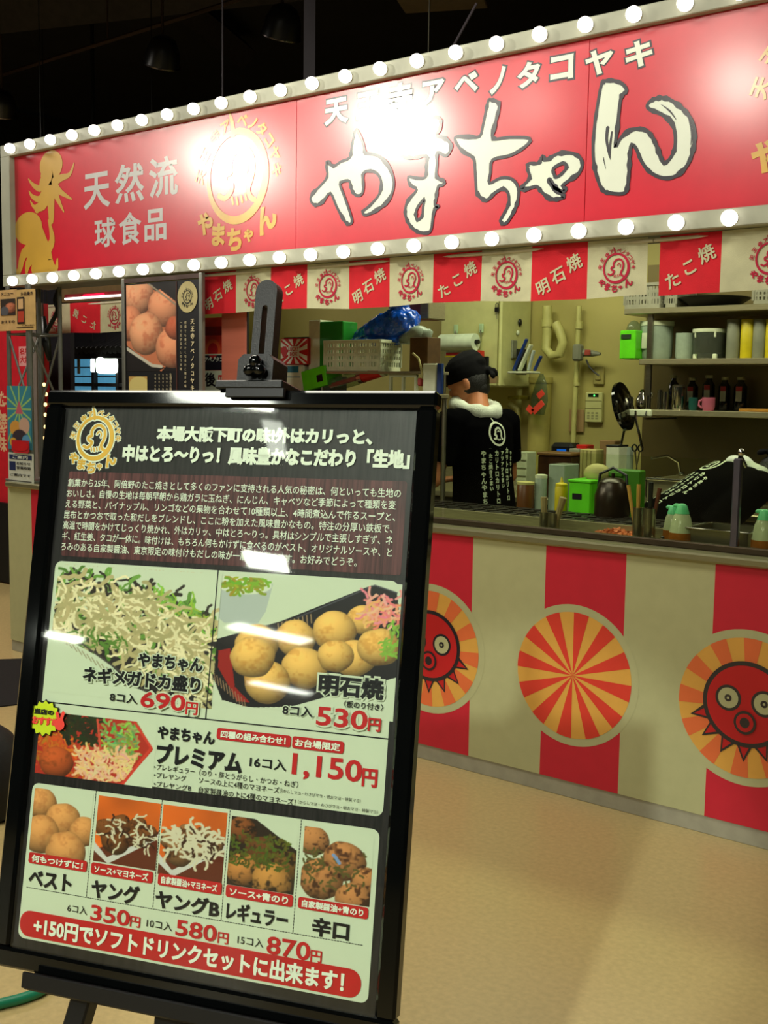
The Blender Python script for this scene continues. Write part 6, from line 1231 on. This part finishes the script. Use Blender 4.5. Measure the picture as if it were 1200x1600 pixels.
for x0_, x1_, n in ((100, 106, 1), (114, 147, 3), (150, 184, 3)):
    for i in range(n):
        for k in range(6):
            xa_, xb_ = lx(x0_+(x1_-x0_)*i/n)+.003, lx(x0_+(x1_-x0_)*(i+1)/n)-.003; part('window_pane', MB().box(((xa_+xb_)/2, .02, (rows[k]+rows[k+1])/2), (xb_-xa_, .008, rows[k]-rows[k+1]-.012)), PG, t)
part('window_rail', MB().box((wh/2, .0, P(130, 601, Yh).z), (wh, .04, .03)), DKW, t)
q = P(123, 570, Yh-.05); single('wooden_plaque', MB().box((0, 0, 0), (.035, .012, .16), bev=.003), M('plaque', (96, 84, 62), .6), 'narrow wooden plaque hanging before the shoji windows', 'plaque', tuple(q))
LAN = M('paper_lantern', (236, 250, 232), .5, emit=4, var=0)
for x, y, w1, h1, lb in ((167, 571, 33, 25, 'big glowing white lantern in front of the shoji windows'), (145, 571, 7, 20, 'slim glowing white lantern left of the big one')):
    q = P(x, y, Yh-.15); t = thing('paper_lantern', lb, 'lantern', tuple(q)); a_, b_ = Wd_(w1, x, y, Yh)/2, Wd_(h1, x, y, Yh)/2
    part('shade', MB().lathe([(a_*.7, -b_), (a_*.95, -b_*.8), (a_, 0), (a_*.95, b_*.8), (a_*.7, b_)], seg=20), LAN, t, True); part('top_ring', MB().lathe([(a_*.6, b_), (a_*.6, b_+.02), (a_*.2, b_+.03)]), DKW, t); part('cord', MB().tube([(0, 0, b_), (0, 0, b_+.25)], .004, 6), DKW, t)
SB = M('string_bulb', (255, 210, 130), .4, emit=3, var=0); o = P(70, 600, .9); t = thing('bulb_string', 'string of small warm bulbs hanging beside the truss', 'light string', tuple(o)); pts = []
for x, y in ((69, 601), (72, 616), (71, 632), (71, 648), (71, 667), (70, 684), (69, 699)): q = P(x, y, .9)-o; pts.append(q); part('bulb', MB().ell(q, (.011, .011, .013), 10, 8), SB, t, 'all')
part('wire', MB().tube([P(70, 560, .9)-o+Vector((0, 0, 4.3-P(70, 560, .9).z))]+pts, .003, 6), BLACKM, t)
t = thing('dark_partition', 'dark partition standing between the red stall and the house front', 'partition', (P(60, 600, 1.9).x, 1.9, 0)); part('panel', MB().box((.1, 0, 1.15), (.7, .04, 2.3)), M('partition_dark', (34, 34, 40), .6), t); part('top_trim', MB().box((.1, -.005, 2.31), (.72, .06, .03)), DKW, t)
# back hall wall to close the view
struct('wall_hall', MB().box((-6, 7.8, 2.1), (12, .1, 4.3)), M('hall_black', (12, 12, 14), .8, var=.3))
struct('wall_far_left', MB().box((-10.5, 2, 2.1), (.1, 12, 4.3)), MATS['hall_black'])
# ------------------------------------------------------------ floor things at the lower left
def fl(x, y): return PZ(x, y, 0)
q = [fl(-60, 1034), fl(46, 1030), fl(60, 1098), fl(-60, 1112)]; c = sum(q, Vector())/4
m = MB(); m.add([v-c for v in q]+[v-c+Vector((0, 0, .006)) for v in q], [(0, 3, 2, 1), (4, 5, 6, 7), (0, 1, 5, 4), (1, 2, 6, 5), (2, 3, 7, 6), (3, 0, 4, 7)]); single('dark_floor_patch', m, M('patch_black', (24, 22, 22), .9, bump=.5, bscale=300), 'flat black patch on the floor at the left edge in front of the counter end', 'mat', tuple(c))  # thin dark slab lying flat on the floor
q = fl(-40, 1270); t = thing('black_bag', 'bulky black bag on the floor cut by the left edge', 'bag', (q.x-.03, q.y, 0)); m = MB(); hb = .3
m.rings([[(r1*math.cos(a_)*(1+.05*math.sin(3*a_)), r2*math.sin(a_), z) for a_ in [2*PI*k/24 for k in range(24)]] for z, r1, r2 in ((0.0, .17, .12), (.02, .2, .14), (.15, .21, .15), (.26, .18, .13), (.3, .12, .08))]); part('body', m, M('bag_nylon', (13, 13, 15), .7, bump=.6, bscale=30), t, 'all')
part('handle', MB().tube([(-.08, 0, .29), (-.05, 0, .37), (.05, 0, .37), (.08, 0, .29)], .01, 8), BLACKM, t, True); part('zip', MB().tube([(-.11, -.05, .29), (.11, -.05, .29)], .005, 6), STEEL, t)
pts = [fl(x, y)+Vector((0, 0, .013)) for x, y in ((-120, 1610), (-60, 1592), (0, 1577), (35, 1568), (65, 1556), (88, 1535), (98, 1500), (92, 1440), (60, 1380))]; o = pts[2].copy(); o.z = 0
pp = smooth_poly([(v.x, v.y) for v in pts], 4, False); single('green_hose', MB().tube([Vector((v.x-o.x, v.y-o.y, .013)) for v in pp], .012, 12), M('hose_green', (28, 130, 96), .4), 'green hose curving over the floor under the menu board', 'hose', tuple(o), smooth='all')
